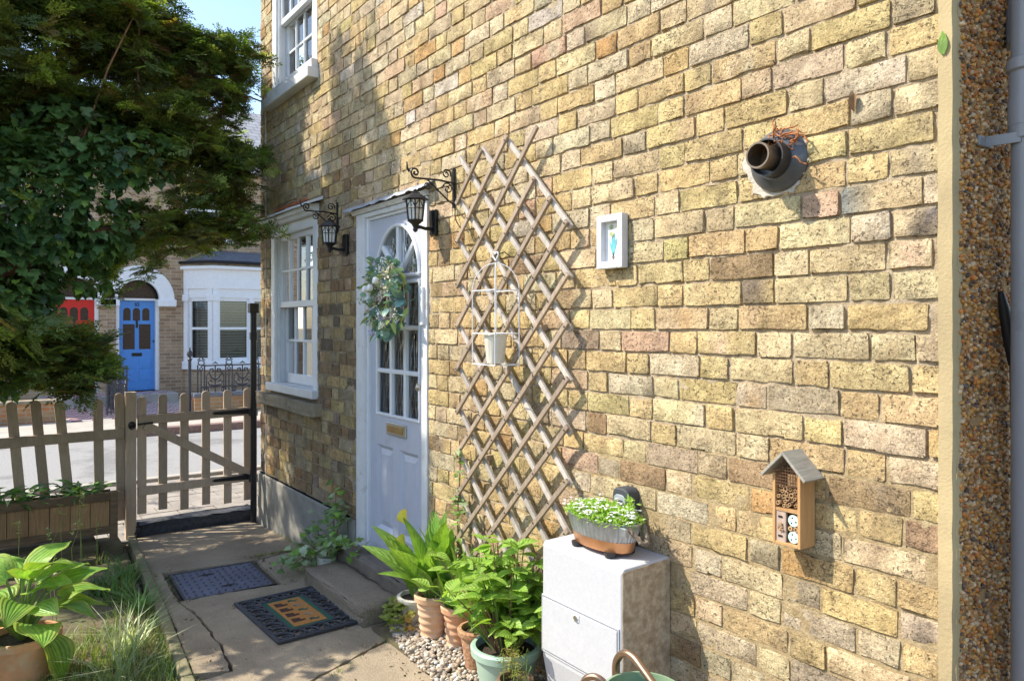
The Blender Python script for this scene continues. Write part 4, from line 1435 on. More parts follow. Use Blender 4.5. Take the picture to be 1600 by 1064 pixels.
while len(placed) < 26 and tries < 4000:
    tries += 1
    rr = tub.choice([.0045, .005, .006, .007])
    x, zc = tub.uniform(a + th + rr, b - th - rr), tub.uniform(c + .104 + rr, c + .165)
    if all((x - q_[0]) ** 2 + (zc - q_[1]) ** 2 > (rr + q_[2]) ** 2 * 1.02 for q_ in placed): placed.append((x, zc, rr))
for (x, zc, rr) in placed:
    Mx = Matrix.Translation((x, yb - .006, zc)) @ Matrix.Rotation(R(90), 4, 'X')
    L = yb - .006 - yf - tub.uniform(.001, .012)
    MB().lathe([(rr, 0), (rr, L), (rr * .68, L), (rr * .68, L - .03), (0, L - .03)], n=12, M=Mx).build('bamboo_tube', M_bamboo, bh, smooth=True)
MB().box(rx_ + .0, b - th - .001, yf + .006, yb - .006, c + .168, c + .2).build('drilled_block', M_pine, bh)
for (x, zc) in ((rx_ + .009, c + .19), (rx_ + .019, c + .178), (rx_ + .027, c + .19), (rx_ + .012, c + .176)):
    MB().disc((x, yf + .0055, zc), .0024, 'y', 10).build('hole', M_hole, bh)
m = MB()
for i in range(9):
    m.bar((a + th + .0 + i * .008, yf + .002, c + .167), (a + th + i * .008, yf + .002, min(d + .045 - abs(a + th + i * .008 - rx_) * 1.0, d + .04)), .0012, .0012, up=(0, 1, 0))
    zc = c + .168 + i * .0085; hw = max(.003, min(.034, (d + .042 - zc) * .95)); m.bar((rx_ - hw, yf + .0005, zc), (rx_ + hw, yf + .0005, zc), .0012, .0012, up=(0, 1, 0))
m.build('wire_mesh', M_bark, bh, kind='stuff')
MB().box(a + th, rx_ - .004, yf + .004, yf + .012, c + th, c + .094).build('slotted_panel', wood_mat('pinkish_board', (.55, .42, .34), (.40, .29, .23), (8, 8, 1)), bh)
for zc in (c + .024, c + .078):
    MB().prism(rrect(a + .016, rx_ - .013, zc - .003, zc + .003, .0028), 'y', yf + .003, yf + .0038).build('slot', M_hole, bh)
m = MB()
for i in range(10):
    m.bar((a + .016 + random.uniform(0, .018), yf + .002, c + .038 + random.uniform(0, .026)), (a + .014 + random.uniform(0, .022), yf - .001, c + .036 + random.uniform(0, .03)), .003, .002, up=(0, 1, 0))
m.build('bark_chips', M_bamboo, bh, kind='stuff')
for zc in (c + .027, c + .073):
    xc = rx_ + .0185
    MB().lathe([(.0165, 0), (.0165, .03), (.0, .03)], n=24, M=Matrix.Translation((xc, yf + .036, zc)) @ Matrix.Rotation(R(90), 4, 'X')).build('mint_disc', M_mint, bh, bevel=.001)
    for k in range(3):
        t = R(90 + 120 * k + 20); MB().disc((xc + .0085 * math.cos(t), yf + .0055, zc + .0085 * math.sin(t)), .0024, 'y', 10).build('hole', M_hole, bh)
for dxx in (-.009, .008):
    MB().lathe([(.0068, 0), (.0068, .03), (.003, .03), (.003, .01), (0, .01)], n=14, M=Matrix.Translation((rx_ + .0175 + dxx, yf + .036, c + .05)) @ Matrix.Rotation(R(90), 4, 'X')).build('bamboo_tube', M_bamboo, bh, smooth=True)

# downpipe on the pebbledash
dp = thing('grey_downpipe', 'grey plastic downpipe clipped to the pebbledash side wall', 'downpipe', (-.755, .178, -.3))
MB().tube([(-.755, .178, -.3), (-.755, .178, 2.03)], .0345, 24).build('pipe', M_greypipe, dp, smooth=True)
MB().tube([(-.755, .178, 2.032), (-.755, .178, 4.2)], .0345, 24).build('pipe', M_greypipe, dp, smooth=True)
MB().lathe([(.036, 1.985), (.041, 1.99), (.041, 2.05), (.0385, 2.06), (.0385, 2.12), (.044, 2.125), (.044, 2.15), (.036, 2.155)], (-.755, .178, 0), 28).build('socket', M_greypipe, dp, smooth=True)
m = MB(); m.lathe([(.036, -.018), (.040, -.018), (.040, .018), (.036, .018)], (-.755, .178, 1.975), 28)
m.build('bracket_ring', M_greypipe, dp, smooth=True)
MB().bar((-.832, .132, 1.957), (-.755, .142, 1.957), .004, .026, up=(0, 0, 1)).build('bracket_strap', M_greypipe, dp, bevel=.001)
MB().box(-.8365, -.828, .095, .17, 1.944, 1.970).build('bracket_foot', M_greypipe, dp, bevel=.003)
MB().tube([(-.83, .31, 2.4), (-.80, .26, 2.22)], .03, 18).build('branch_pipe', M_greypipe, dp, smooth=True)
hb = thing('black_hose_nozzle', 'black plastic hose end tucked behind the grey downpipe', 'hose', (-.80, .25, 1.4))
MB().tube([(-.818, .190, 1.585), (-.816, .206, 1.54), (-.812, .226, 1.47), (-.808, .244, 1.40)], [.007, .013, .016, .014], 12).build('nozzle', M_blackplastic, hb, smooth=True)
MB().tube([(-.808, .244, 1.40), (-.81, .27, .9), (-.80, .24, .3), (-.79, .22, .02)], .011, 10).build('hose', M_bark, hb, smooth=True)

# ================================================================== meter box
mb_ = thing('meter_box', 'off white gas meter cabinet standing against the brick wall', 'meter box', (-1.95, -.12, .0))
bx0, bx1, byf, bzt = -2.160, -1.738, -.235, .715
m = MB()     # shell: side profile with the tucked-in foot
prof = [(byf, .30), (byf, bzt - .012), (byf + .012, bzt), (-.012, bzt + .004), (-.012, .02), (byf + .075, .02), (byf + .05, .06)]
m.prism(prof, 'x', bx0 + .004, bx1 - .006).build('shell', M_metalbox, mb_, bevel=.006)
MB().prism([(byf + .003, .30), (byf + .003, bzt - .01), (-.014, bzt - .001), (-.014, .022), (byf + .078, .022)], 'x', bx1 - .0058, bx1 - .003).build('side_cheek', M_boxside, mb_)
MB().box(bx0 + .012, bx1 - .022, byf - .007, byf - .001, .325, .515).build('door', M_metalbox, mb_, bevel=.003)
m = MB()
for (x0_, x1_, z0_, z1_) in ((bx0 + .006, bx1 - .016, .5185, .5235), (bx0 + .006, bx1 - .016, .317, .321), (bx0 + .0055, bx0 + .0095, .321, .5185), (bx1 - .0195, bx1 - .0155, .321, .5185)):
    m.box(x0_, x1_, byf - .0045, byf, z0_, z1_)
m.build('door_surround', M_metalbox, mb_)
MB().box(-1.972, -1.944, byf - .010, byf - .006, .484, .509).build('lock_plate', M_white, mb_, bevel=.001)
MB().lathe([(.0095, 0), (.0095, .004), (.005, .0045), (0, .003)], n=16, M=Matrix.Translation((-1.958, byf - .010, .4965)) @ Matrix.Rotation(R(90), 4, 'X')).build('lock', M_silver, mb_, smooth=True)

# oval tub of white flowers on the meter box
tubt = thing('flower_tub', 'oval zinc tub of white flowers with copper base on the meter box', 'planter', (-1.94, -.125, .719))
tc = (-1.945, -.130, .733)
corr = lambda k, j: 1 + (.016 if (k % 2) else -.004)
MB().lathe([(.142, .036), (.166, .10)], tc, 96, 1, .50, mod=corr).build('wall', M_zinc, tubt)
MB().lathe([(0, .002), (.130, .0), (.135, .005), (.143, .035), (.145, .038)], tc, 48, 1, .50).build('copper_base', M_copper, tubt, smooth=True)
MB().lathe([(.162, .097), (.169, .099), (.170, .105), (.162, .105), (.156, .088)], tc, 48, 1, .51).build('rim', M_zinc, tubt, smooth=True)
MB().lathe([(.158, .084), (0, .09)], tc, 32, 1, .50).build('soil', M_soil, tubt)
for (fx, fy) in ((-.085, -.045), (.085, -.045), (-.085, .04), (.085, .04)):
    MB().lathe([(.02, -.0135), (.022, 0), (.0, .001)], (tc[0] + fx, tc[1] + fy, tc[2]), 14).build('foot', M_blackplastic, tubt)
m = MB(); pts = []
for k in range(15):
    t = k / 14; pts.append((tc[0] + .164 + .04 * math.sin(math.pi * t), tc[1] - .035 + .07 * t, tc[2] + .092 - .045 * math.sin(math.pi * t)))
m.tube(pts, .0075, 8)
m.tube([(p[0] + .004 * math.sin(i * 2.2), p[1] + .004 * math.cos(i * 2.2), p[2] + .004 * math.cos(i * 2.2)) for i, p in enumerate(pts)], .0065, 7)
m.build('rope_handle', M_rope, tubt, smooth=True)
MB().box(tc[0] + .138, tc[0] + .168, tc[1] - .056, tc[1] - .046, tc[2] + .07, tc[2] + .098).build('handle_plate', M_zinc, tubt, bevel=.002)
def rand_quads(n, area, s0, s1, seed, asp=2.2, up=.5):
    """small leaf-shaped rhombs -> V,F"""
    r = np.random.default_rng(seed)
    P = area(r, n)
    d = r.normal(0, 1, (n, 3)); d[:, 2] = d[:, 2] * .6 + up; d /= np.linalg.norm(d, axis=1)[:, None]
    e = np.cross(d, r.normal(0, 1, (n, 3))); e /= np.linalg.norm(e, axis=1)[:, None]
    L = r.uniform(s0, s1, n)[:, None]
    V = np.stack([P, P + d * L * .5 + e * L / asp * .5, P + d * L, P + d * L * .5 - e * L / asp * .5], 1).reshape(-1, 3)
    return V, np.arange(4 * n).reshape(-1, 4)
def tub_area(r, n):
    t = r.uniform(0, 2 * np.pi, n); q_ = np.sqrt(r.uniform(0, 1, n))
    h = .09 + .045 * (1 - q_ ** 2) * r.uniform(.3, 1, n) + .02 * r.uniform(0, 1, n)
    return np.stack([tc[0] + q_ * .170 * np.cos(t), tc[1] + q_ * .085 * np.sin(t), tc[2] + h], 1)
V, F = rand_quads(2600, tub_area, .012, .026, 41, 3.2, .4)
obj_np('foliage', V, F, M_hyd, tubt, kind='stuff')
def flo_area(r, n):
    P = tub_area(r, n); P[:, 2] += .016; return P
m = MB()
rq = np.random.default_rng(9)
for p in flo_area(rq, 70):
    for k in range(6):
        cpt = p + rq.normal(0, .0065, 3); a0 = rq.uniform(0, 6)
        s_ = .0062
        m.add([(cpt[0] + s_ * math.cos(a0 + q_ * 1.571), cpt[1] + s_ * math.sin(a0 + q_ * 1.571), cpt[2] + rq.uniform(-.002, .002)) for q_ in range(4)], [(0, 1, 2, 3)])
m.build('florets', M_petalwhite, tubt, kind='stuff')
m = MB()      # taller sprig on the right
for i in range(3):
    m.tube([(tc[0] + .09 + i * .01, tc[1] + .02, tc[2] + .085), (tc[0] + .1 + i * .012, tc[1] + .03, tc[2] + .155 + .01 * i)], .0014, 5)
m.build('stem', M_greenstem, tubt)
V, F = rand_quads(160, lambda r, n: np.stack([tc[0] + .105 + r.normal(0, .012, n), tc[1] + .025 + r.normal(0, .012, n), tc[2] + r.uniform(.09, .175, n)], 1), .015, .024, 43, 3, .5)
obj_np('sprig', V, F, M_hyd, tubt, kind='stuff')

# watering can
wc = thing('watering_can', 'sage green watering can with bronze handle beside the meter box', 'watering can', (-1.50, -.42, 0))
WM = Matrix.Translation((-1.515, -.37, 0))
MB().lathe([(0, .004), (.125, .004), (.128, .03), (.112, .455), (.115, .462), (.108, .462), (.106, .44), (.118, .05), (0, .05)], n=40, M=WM).build('body', M_canGreen, wc, smooth=True)
MB().tube(smooth_path([(-1.628, -.36, .40), (-1.64, -.36, .455), (-1.635, -.36, .50), (-1.605, -.361, .532), (-1.565, -.362, .535), (-1.52, -.366, .515), (-1.47, -.37, .488), (-1.412, -.37, .45)]), .0115, 12).build('top_handle', M_canHandle, wc, smooth=True)
MB().tube(smooth_path([(-1.632, -.385, .41), (-1.652, -.40, .440), (-1.682, -.412, .447), (-1.712, -.425, .42), (-1.72, -.43, .32), (-1.63, -.40, .18)]), .0105, 12).build('back_handle', M_canHandle, wc, smooth=True)
MB().tube([(-1.41, -.36, .12), (-1.33, -.35, .30), (-1.22, -.33, .46)], [.03, .02, .014], 14).build('spout', M_canGreen, wc, smooth=True)

# ================================================================== plants
def leaf_geo(L, W, shape='ovate', nseg=6, fold=.25, droop=.25, wave=0.0, edgecol=False, seed=0):
    """one leaf along +X, width along Y, curving down in Z -> V, F, C"""
    r = np.random.default_rng(seed)
    colsn = 5
    V, F, C = [], [], []
    for i in range(nseg + 1):
        t = i / nseg
        if shape == 'ovate': w = (math.sin(math.pi * min(1, t * .98 + .02) ** .72)) ** .85
        elif shape == 'blade': w = (1 - t) ** .6 * min(1, .55 + t * 3)
        elif shape == 'calla': w = (math.sin(math.pi * (t * .96 + .04) ** .62)) ** .9
        elif shape == 'round': w = math.sqrt(max(0, 1 - (2 * t - 1) ** 2)) * .98 + .02
        else: w = math.sin(math.pi * t)
        if i == nseg: w = .02
        x = L * t; zc = -droop * L * t * t
        for k in range(colsn):
            v = (k / (colsn - 1)) * 2 - 1
            y = v * W / 2 * w
            zz_ = zc + fold * abs(y) + wave * W * math.sin(t * 9 + v * 2 + seed) * abs(v)
            V.append((x - abs(v) * (.06 * L if shape in ('ovate', 'calla') and t < .15 else 0), y, zz_))
            C.append((1 if (edgecol and abs(v) > .9) else 0, abs(v), t))
    for i in range(nseg):
        for k in range(colsn - 1):
            a = i * colsn + k; F.append((a, a + 1, a + colsn + 1, a + colsn))
    return np.array(V), np.array(F), np.array(C)


def leaf_mesh(name, mat, *a, **k):
    V, F, C = leaf_geo(*a, **k)
    me = mesh_np(name, V, F, C, True)
    me.materials.append(mat); return me


def ivy_geo(s=1.0, seed=0):
    r = np.random.default_rng(seed)
    lob = [(0, 0), (-.06, .16), (-.02, .40), (.22, .46), (.30, .30), (.52, .40), (.66, .26), (.70, .16), (1.0, 0)]
    out = lob + [(x, -y) for x, y in reversed(lob[1:-1])]
    V = [(.32, 0, .0)] + [(x, y, .10 * abs(y) - .14 * x * x + r.normal(0, .015)) for x, y in out]
    n = len(out)
    F = [(0, 1 + i, 1 + (i + 1) % n) for i in range(n)]
    return np.array(V) * s, np.array(F)


def ivy_mesh(mat, seed=0):
    V, F = ivy_geo(1, seed); me = mesh_np('leaf', V, F, None, True); me.materials.append(mat); return me


def aim(d, roll=0.0):
    """euler that turns +X to direction d, with Z as up as possible"""
    d = Vector(d).normalized()
    yaw = math.atan2(d.y, d.x); pitch = -math.asin(max(-1, min(1, d.z)))
    return (Matrix.Rotation(yaw, 3, 'Z') @ Matrix.Rotation(pitch, 3, 'Y') @ Matrix.Rotation(roll, 3, 'X')).to_euler()


def merge_leaves(tmpl, P, D, S, roll):
    """numpy instances of one leaf: P positions, D directions, S sizes -> V,F"""
    V0, F0 = tmpl; n = len(P)
    X = D / np.linalg.norm(D, axis=1)[:, None]
    up = np.tile(np.array([0, 0, 1.0]), (n, 1))
    Yv = np.cross(up, X); ln = np.linalg.norm(Yv, axis=1)[:, None]; Yv = np.where(ln > 1e-4, Yv / np.maximum(ln, 1e-4), np.array([0, 1.0, 0]))
    Zv = np.cross(X, Yv)
    c, s = np.cos(roll)[:, None], np.sin(roll)[:, None]
    Y2, Z2 = Yv * c + Zv * s, -Yv * s + Zv * c
    W = (V0[None, :, 0, None] * X[:, None] + V0[None, :, 1, None] * Y2[:, None] + V0[None, :, 2, None] * Z2[:, None]) * S[:, None, None] + P[:, None]
    k = len(V0)
    return W.reshape(-1, 3), (F0[None] + (np.arange(n) * k)[:, None, None]).reshape(-1, F0.shape[1])


def pot(parent, c, r, h, mat, ribs=0, taper=.72, rim=.012, soil=True, name='pot'):
    n = 9 if ribs else 4
    prof = [(0, .001), (r * taper, 0)]
    for i in range(1, n * 3 + 1):
        t = i / (n * 3); rr = r * (taper + (1 - taper) * t)
        if ribs: rr += .0028 * math.sin(t * ribs * 2 * math.pi)
        prof.append((rr, h * (.0 + .84 * t)))
    prof += [(r + rim, h * .86), (r + rim * 1.15, h * .97), (r + rim * .7, h), (r - .004, h), (r - .008, h * .86), (0, h * .86)]
    MB().lathe(prof, c, 36).build(name, mat, parent, smooth=True)
    if soil: MB().lathe([(r - .005, h * .87), (0, h * .885)], c, 20).build('soil', M_soil, parent)


GB = .035      # top of the gravel by the wall
# cream pot with trailing creeper and iris blade
pc = (-3.305, -.135, GB)
t = thing('potted_creeper', 'cream glazed pot with trailing creeper beside the door step', 'potted plant', pc, 'pots along the wall')
pot(t, pc, .082, .125, M_cream, 0, .7)
bl = leaf_mesh('leaf', M_blade, .26, .03, 'blade', 8, .3, .15)
for i in range(4):
    inst(bl, 'leaf', t, (pc[0] + random.gauss(0, .02), pc[1] + random.gauss(0, .02), GB + .11), aim((random.uniform(-.45, .15), random.uniform(-.3, .2), 1)), random.uniform(.7, 1.05))
crv = [ivy_mesh(M_creeper, s) for s in range(3)]
for i in range(210):
    th_ = random.uniform(R(150), R(320)); q_ = random.uniform(.2, 1) ** .7
    x = pc[0] + math.cos(th_) * (.04 + .15 * q_); y = pc[1] + math.sin(th_) * (.03 + .12 * q_)
    zc = GB + .12 * (1 - q_) + random.uniform(0, .04)
    if y > -.05: y = -.05
    inst(crv[i % 3], 'leaf', t, (x, y, zc + .005), aim((math.cos(th_) + random.gauss(0, .5), math.sin(th_) + random.gauss(0, .5), random.uniform(-.3, .4)), random.gauss(0, .4)), random.uniform(.022, .044))

# calla lily in ribbed terracotta
pc = (-3.095, -.16, GB)
t = thing('potted_calla_lily', 'ribbed pale terracotta pot of calla lily with yellow blooms', 'potted plant', pc, 'pots along the wall')
pot(t, pc, .074, .20, M_terr_pale, 5, .74)
cal = [leaf_mesh('leaf', M_calla, .28, .115, 'calla', 9, .28, d_, .03, seed=s) for s, d_ in enumerate((.10, .25, .45))]
for i in range(22):
    an = random.uniform(0, 2 * math.pi); lean = random.uniform(.12, .95)
    d = Vector((math.cos(an) * lean, math.sin(an) * lean * .8 - .12, 1)).normalized()
    st_l = random.uniform(.06, .17); b0 = Vector((pc[0] + math.cos(an) * .02, pc[1] + math.sin(an) * .02, GB + .17))
    e = b0 + d * st_l
    if e.y > -.05: e.y = -.05
    MB().tube([b0, b0.lerp(e, .5), e], [.006, .005, .004], 6).build('stem', M_greenstem, t)
    dd = d.copy(); dd.y = min(dd.y, .1)
    inst(cal[i % 3], 'leaf', t, e, aim(dd, random.gauss(0, .5) + R(180 if dd.y > 5 else 0)), random.uniform(.7, 1.1))
for (fx, fy, fz) in ((-.115, -.07, .50), (-.105, -.085, .385)):
    p = Vector((pc[0] + fx, pc[1] + fy, GB + fz))
    MB().tube([(pc[0], pc[1], GB + .17), (pc[0] + fx * .5, pc[1] + fy * .5, GB + fz * .7), p], .004, 6).build('stem', M_greenstem, t)
    m = MB(); Mx = Matrix.Translation(p) @ Matrix.Rotation(R(-28), 4, 'Y') @ Matrix.Rotation(R(18), 4, 'X')
    V = []; F = []
    for j in range(7):
        tt = j / 6; rr = .006 + .024 * tt ** 1.6
        for k in range(14):
            an = 2 * math.pi * k / 14; V.append((rr * math.cos(an), rr * math.sin(an), .062 * tt + .02 * tt * tt * math.cos(an)))
    for j in range(6):
        for k in range(14): F.append((j * 14 + k, j * 14 + (k + 1) % 14, (j + 1) * 14 + (k + 1) % 14, (j + 1) * 14 + k))
    m.add(V, F, Mx).build('flower', M_yellow, t, smooth=True)
    MB().tube([Mx @ Vector((0, 0, .005)), Mx @ Vector((0, 0, .05))], .004, 6).build('spadix', M_yellow, t)

# second ribbed pot with upright blades
pc = (-2.925, -.12, GB)
t = thing('potted_blade_plant', 'ribbed terracotta pot of broad upright leaves beneath the trellis', 'potted plant', pc, 'pots along the wall')
pot(t, pc, .070, .19, M_terr, 5, .76)
big = leaf_mesh('leaf', M_calla, .36, .085, 'calla', 9, .3, .12, .03, seed=5)
for i in range(11):
    an = random.uniform(0, 2 * math.pi)
    d = (math.cos(an) * random.uniform(.05, .35), -abs(math.sin(an)) * .3, 1)
    inst(big, 'leaf', t, (pc[0] + math.cos(an) * .03, pc[1] - .01 + math.sin(an) * .02, GB + .16), aim(d, random.gauss(0, 1.2)), random.uniform(.75, 1.15))

# mottled pot with sword leaves
pc = (-2.70, -.165, GB)
t = thing('potted_iris', 'mottled brown terracotta pot of sword shaped leaves', 'potted plant', pc, 'pots along the wall')
pot(t, pc, .073, .17, M_terr_rough, 0, .7)
sw = leaf_mesh('leaf', M_blade, .40, .034, 'blade', 9, .35, .06)
for i in range(13):
    inst(sw, 'leaf', t, (pc[0] + random.gauss(0, .03), pc[1] + random.uniform(-.03, .03), GB + .14), aim((random.uniform(-.2, .3), random.uniform(-.18, .12), 1), random.gauss(0, .8)), random.uniform(.7, 1.15))

def leafy_shrub(t, pc, z0, n_stems, spread, height, mesh, per, smin, smax, bias=(0, 0)):
    for i in range(n_stems):
        an = random.uniform(0, 2 * math.pi); q_ = random.uniform(.15, 1)
        tip = Vector((pc[0] + math.cos(an) * spread * q_ + bias[0] * q_, pc[1] + math.sin(an) * spread * .6 * q_ + bias[1] * q_, z0 + height * random.uniform(.45, 1) * (1.1 - .45 * q_)))
        tip.y = min(tip.y, -.07)
        b0 = Vector((pc[0] + math.cos(an) * .03, pc[1] + math.sin(an) * .03, z0))
        mid = b0.lerp(tip, .5) + Vector((0, 0, .03))
        MB().tube([b0, mid, tip], [.0045, .0035, .0022], 5).build('stem', M_twig if i % 3 else M_greenstem, t)
        for k in range(per):
            tt = random.uniform(.35, 1) if k > 1 else 1.0
            p = b0.lerp(mid, tt * 2) if tt < .5 else mid.lerp(tip, tt * 2 - 1)
            a2 = random.uniform(0, 2 * math.pi)
            d = Vector((math.cos(a2), math.sin(a2), random.uniform(-.15, .55)))
            if p.y > -.12: d.y = -abs(d.y)
            inst(mesh[(i + k) % len(mesh)], 'leaf', t, p, aim(d, random.gauss(0, .35)), random.uniform(smin, smax))

# hydrangea in the big green pot
pc = (-2.415, -.215, 0.01)
t = thing('potted_hydrangea', 'large pale green glazed pot of bright leafy hydrangea', 'potted plant', pc, 'pots along the wall')
pot(t, pc, .125, .235, M_mintpot, 0, .72, .014)
hyd = [leaf_mesh('leaf', M_hyd, 1, .62, 'ovate', 7, .22, d_, .02, seed=s) for s, d_ in enumerate((.2, .35, .12))]
leafy_shrub(t, pc, .20, 60, .36, .47, hyd, 8, .05, .102, (-.09, -.03))

# small front pot of feathery sprigs
pc = (-2.235, -.30, .0)
t = thing('small_seedling_pot', 'small brown pot with thin feathery seedlings before the meter box', 'potted plant', pc, 'pots along the wall')
pot(t, pc, .062, .20, M_brownpot, 0, .8, .007)
for i in range(9):
    p = Vector((pc[0] + random.gauss(0, .02), pc[1] + random.gauss(0, .015), .175)); e = p + Vector((random.gauss(0, .02), random.gauss(0, .02), random.uniform(.06, .13)))
    MB().tube([p, e], .0016, 5).build('stem', M_greenstem, t)
V, F = rand_quads(420, lambda r, n: np.stack([pc[0] + r.normal(-.015, .028, n), pc[1] + r.normal(0, .02, n), .2 + r.uniform(0, .11, n)], 1), .01, .022, 47, 5, .4)
obj_np('sprig_foliage', V, F, M_creeper, t, kind='stuff')

# climber on the left edge of the trellis
t = thing('young_climber', 'thin young climber creeping up the left edge of the trellis', 'climber', (-3.03, -.06, GB))
pts = [(-3.02 + .015 * math.sin(i * 1.1), -.06 - .008 * math.cos(i), GB + .02 + i * .1) for i in range(10)]
MB().tube(pts, .003, 6).build('stem', M_twig, t, smooth=True)
cl = [leaf_mesh('leaf', M_hyd, 1, .55, 'ovate', 5, .25, .25, seed=s) for s in range(2)]
clv = [ivy_mesh(M_ivyvar, 4)]
for i in range(64):
    z_ = random.uniform(.35, .93)
    a2 = random.uniform(R(140), R(400))
    inst((cl if i % 3 == 0 else clv)[0], 'leaf', t, (-3.02 + random.gauss(0, .022), -.068 + random.gauss(0, .008), z_), aim((math.cos(a2), -abs(math.sin(a2)) * .8, random.uniform(-.3, .4))), random.uniform(.024, .046))

# ivy at the left foot of the door
t = thing('variegated_ivy', 'variegated ivy clump growing at the left foot of the door frame', 'ivy', (-4.5, -.14, -.03))
iv = [ivy_mesh(M_ivyvar, s) for s in range(3)] + [ivy_mesh(M_ivybright, 7)]
def ivy_pts(n, seed):
    r = np.random.default_rng(seed); out = []
    strands = [((-4.48, -.08, .0), (-4.5, -.06, .44)), ((-4.46, -.1, .0), (-4.36, -.05, .36)), ((-4.5, -.12, 0), (-4.62, -.26, .12)), ((-4.45, -.14, .05), (-4.05, -.09, .20)),
               ((-4.5, -.12, 0), (-4.72, -.1, .16)), ((-4.5, -.12, .02), (-4.42, -.36, .07)), ((-4.48, -.12, .02), (-4.3, -.2, .17)), ((-4.5, -.15, 0), (-4.55, -.40, .02))]
    for i in range(n):
        a, b = strands[r.integers(0, len(strands))]; tt = r.uniform(.05, 1)
        p = np.array(a) * (1 - tt) + np.array(b) * tt; p[2] += .06 * math.sin(math.pi * tt)
        p += r.normal(0, .035, 3); p[1] = min(p[1], -.042); p[2] = max(p[2], gz(p[0]) + .012)
        if p[0] > -4.28 and p[1] > -.13: p[2] = max(p[2], .18)
        out.append(p)
    return out, strands
P, strands = ivy_pts(330, 3)
for a, b in strands:
    a, b = Vector(a), Vector(b); md = a.lerp(b, .5) + Vector((0, -.01, .06))
    MB().tube([a, md, b], [.005, .0035, .002], 6).build('stem', M_twig, t, smooth=True)
for i, p in enumerate(P[:290]):
    a2 = random.uniform(0, 2 * math.pi)
    d = Vector((math.cos(a2), -abs(math.sin(a2)), random.uniform(-.5, .3)))
    inst(iv[i % 4], 'leaf', t, p, aim(d, random.gauss(0, .5)), random.uniform(.034, .066))
MB().lathe([(0, 0), (.07, 0), (.085, .1), (.088, .1), (.08, .1), (.0, .09)], (-4.43, -.13, gz(-4.43) + .004), 24).build('pot', M_cream, t, smooth=True)

# hosta in terracotta
pc = (-3.82, -1.755, .0)
t = thing('potted_hosta', 'broad leaved hosta in an orange terracotta pot on the grass', 'potted plant', pc)
pot(t, (pc[0], pc[1], -.03), .135, .215, M_terr, 0, .72, .014)
hs = [leaf_mesh('leaf', M_hosta, .24, .20, 'ovate', 10, .20, d_, .05, edgecol=True, seed=s) for s, d_ in enumerate((.45, .7, .3))]
spec_ = [(20, .25, .55), (55, .30, .35), (85, .22, .8), (110, .33, .3), (140, .28, .6), (165, .2, .9), (200, .3, .4), (235, .26, .7), (270, .3, .35), (300, .24, .6), (330, .3, .25), (0, .1, 1.4), (120, .1, 1.5), (240, .12, 1.3), (75, .2, .15), (45, .16, 1.0), (350, .2, .7), (30, .1, .9), (95, .12, 1.1), (65, .08, 1.5), (10, .32, .1), (180, .1, 1.2)]
for i, (an, reach, pitch) in enumerate(spec_):
    an = R(an + random.gauss(0, 6)); b0 = Vector((pc[0], pc[1], .15))
    e = b0 + Vector((math.cos(an) * reach * .5, math.sin(an) * reach * .5, .10 + .13 * pitch))
    MB().tube([b0, b0.lerp(e, .5) + Vector((0, 0, .03)), e], [.008, .007, .005], 7).build('stem', M_greenstem, t, smooth=True)
    inst(hs[i % 3], 'leaf', t, e, aim((math.cos(an), math.sin(an), .55 * pitch + .12), random.gauss(0, .35)), random.uniform(.55, .92))
inst(hs[1], 'leaf', t, (-3.71, -1.66, .17), aim((.35, .55, -.75), .3), .75)

# grass and weeds in the bed
def grass_cloud(n, area, hmin, hmax, seed, width=.004, lean=.5):
    r = np.random.default_rng(seed); P = area(r, n)
    h = r.uniform(hmin, hmax, n); an = r.uniform(0, 2 * np.pi, n); ln = r.uniform(.1, 1, n) * lean
    d = np.stack([np.cos(an) * ln, np.sin(an) * ln, np.ones(n)], 1)
    s = np.stack([-np.sin(an), np.cos(an), np.zeros(n)], 1) * width
    mid = P + d * (h * .55)[:, None]
    tip = P + d * h[:, None] + np.stack([np.cos(an) * ln * h * .6, np.sin(an) * ln * h * .6, -ln * h * .25], 1)
    V = np.stack([P - s, P + s, mid + s * .8, mid - s * .8, tip + s * .1, tip - s * .1], 1).reshape(-1, 3)
    b = np.arange(n)[:, None] * 6
    F = np.concatenate([b + np.array([[0, 1, 2, 3]]), b + np.array([[3, 2, 4, 5]])], 0)
    return V, F
def lawn_area(r, n):
    x = r.uniform(-6.0, -1.6, n); y = -1.05 - .09 * (x + 6) / 3 - .06 - r.uniform(0, 1, n) ** 1.2 * 1.6
    dens = vnoise(x + 11, y + 11, 2.2, 31) + np.interp(x, [-6, -4.9, -4.3, -3.6], [-.45, -.25, .05, .6])
    k = dens > r.uniform(-.35, .45, n)
    x, y = x[k], y[k]
    z = np.array([gz(v) for v in x]) - .045
    return np.stack([x, y, z], 1)
class _A: pass
def _fix(n, area, seed):
    r = np.random.default_rng(seed); P = area(r, n); return len(P), (lambda rr, k: P)
n_, ar_ = _fix(26000, lawn_area, 5)
V, F = grass_cloud(n_, ar_, .035, .10, 6, .0024, .7)
obj_np('grass', V, F, M_grass, label='patchy green grass and weeds beside the path', cat='grass', kind='stuff')
for (gx, gy, n, lb) in ((-3.90, -1.33, 70, 'white striped grass clump arching beside the path edging'), (-3.52, -1.42, 45, 'smaller white striped grass clump near the hosta pot')):
    V, F = grass_cloud(n, lambda r, k: np.stack([gx + r.normal(0, .035, k), gy + r.normal(0, .035, k), np.full(k, -.04)], 1), .14, .26, 8, .0032, 1.0)
    obj_np('striped_grass', V, F, M_whitegrass, label=lb, cat='grass clump')
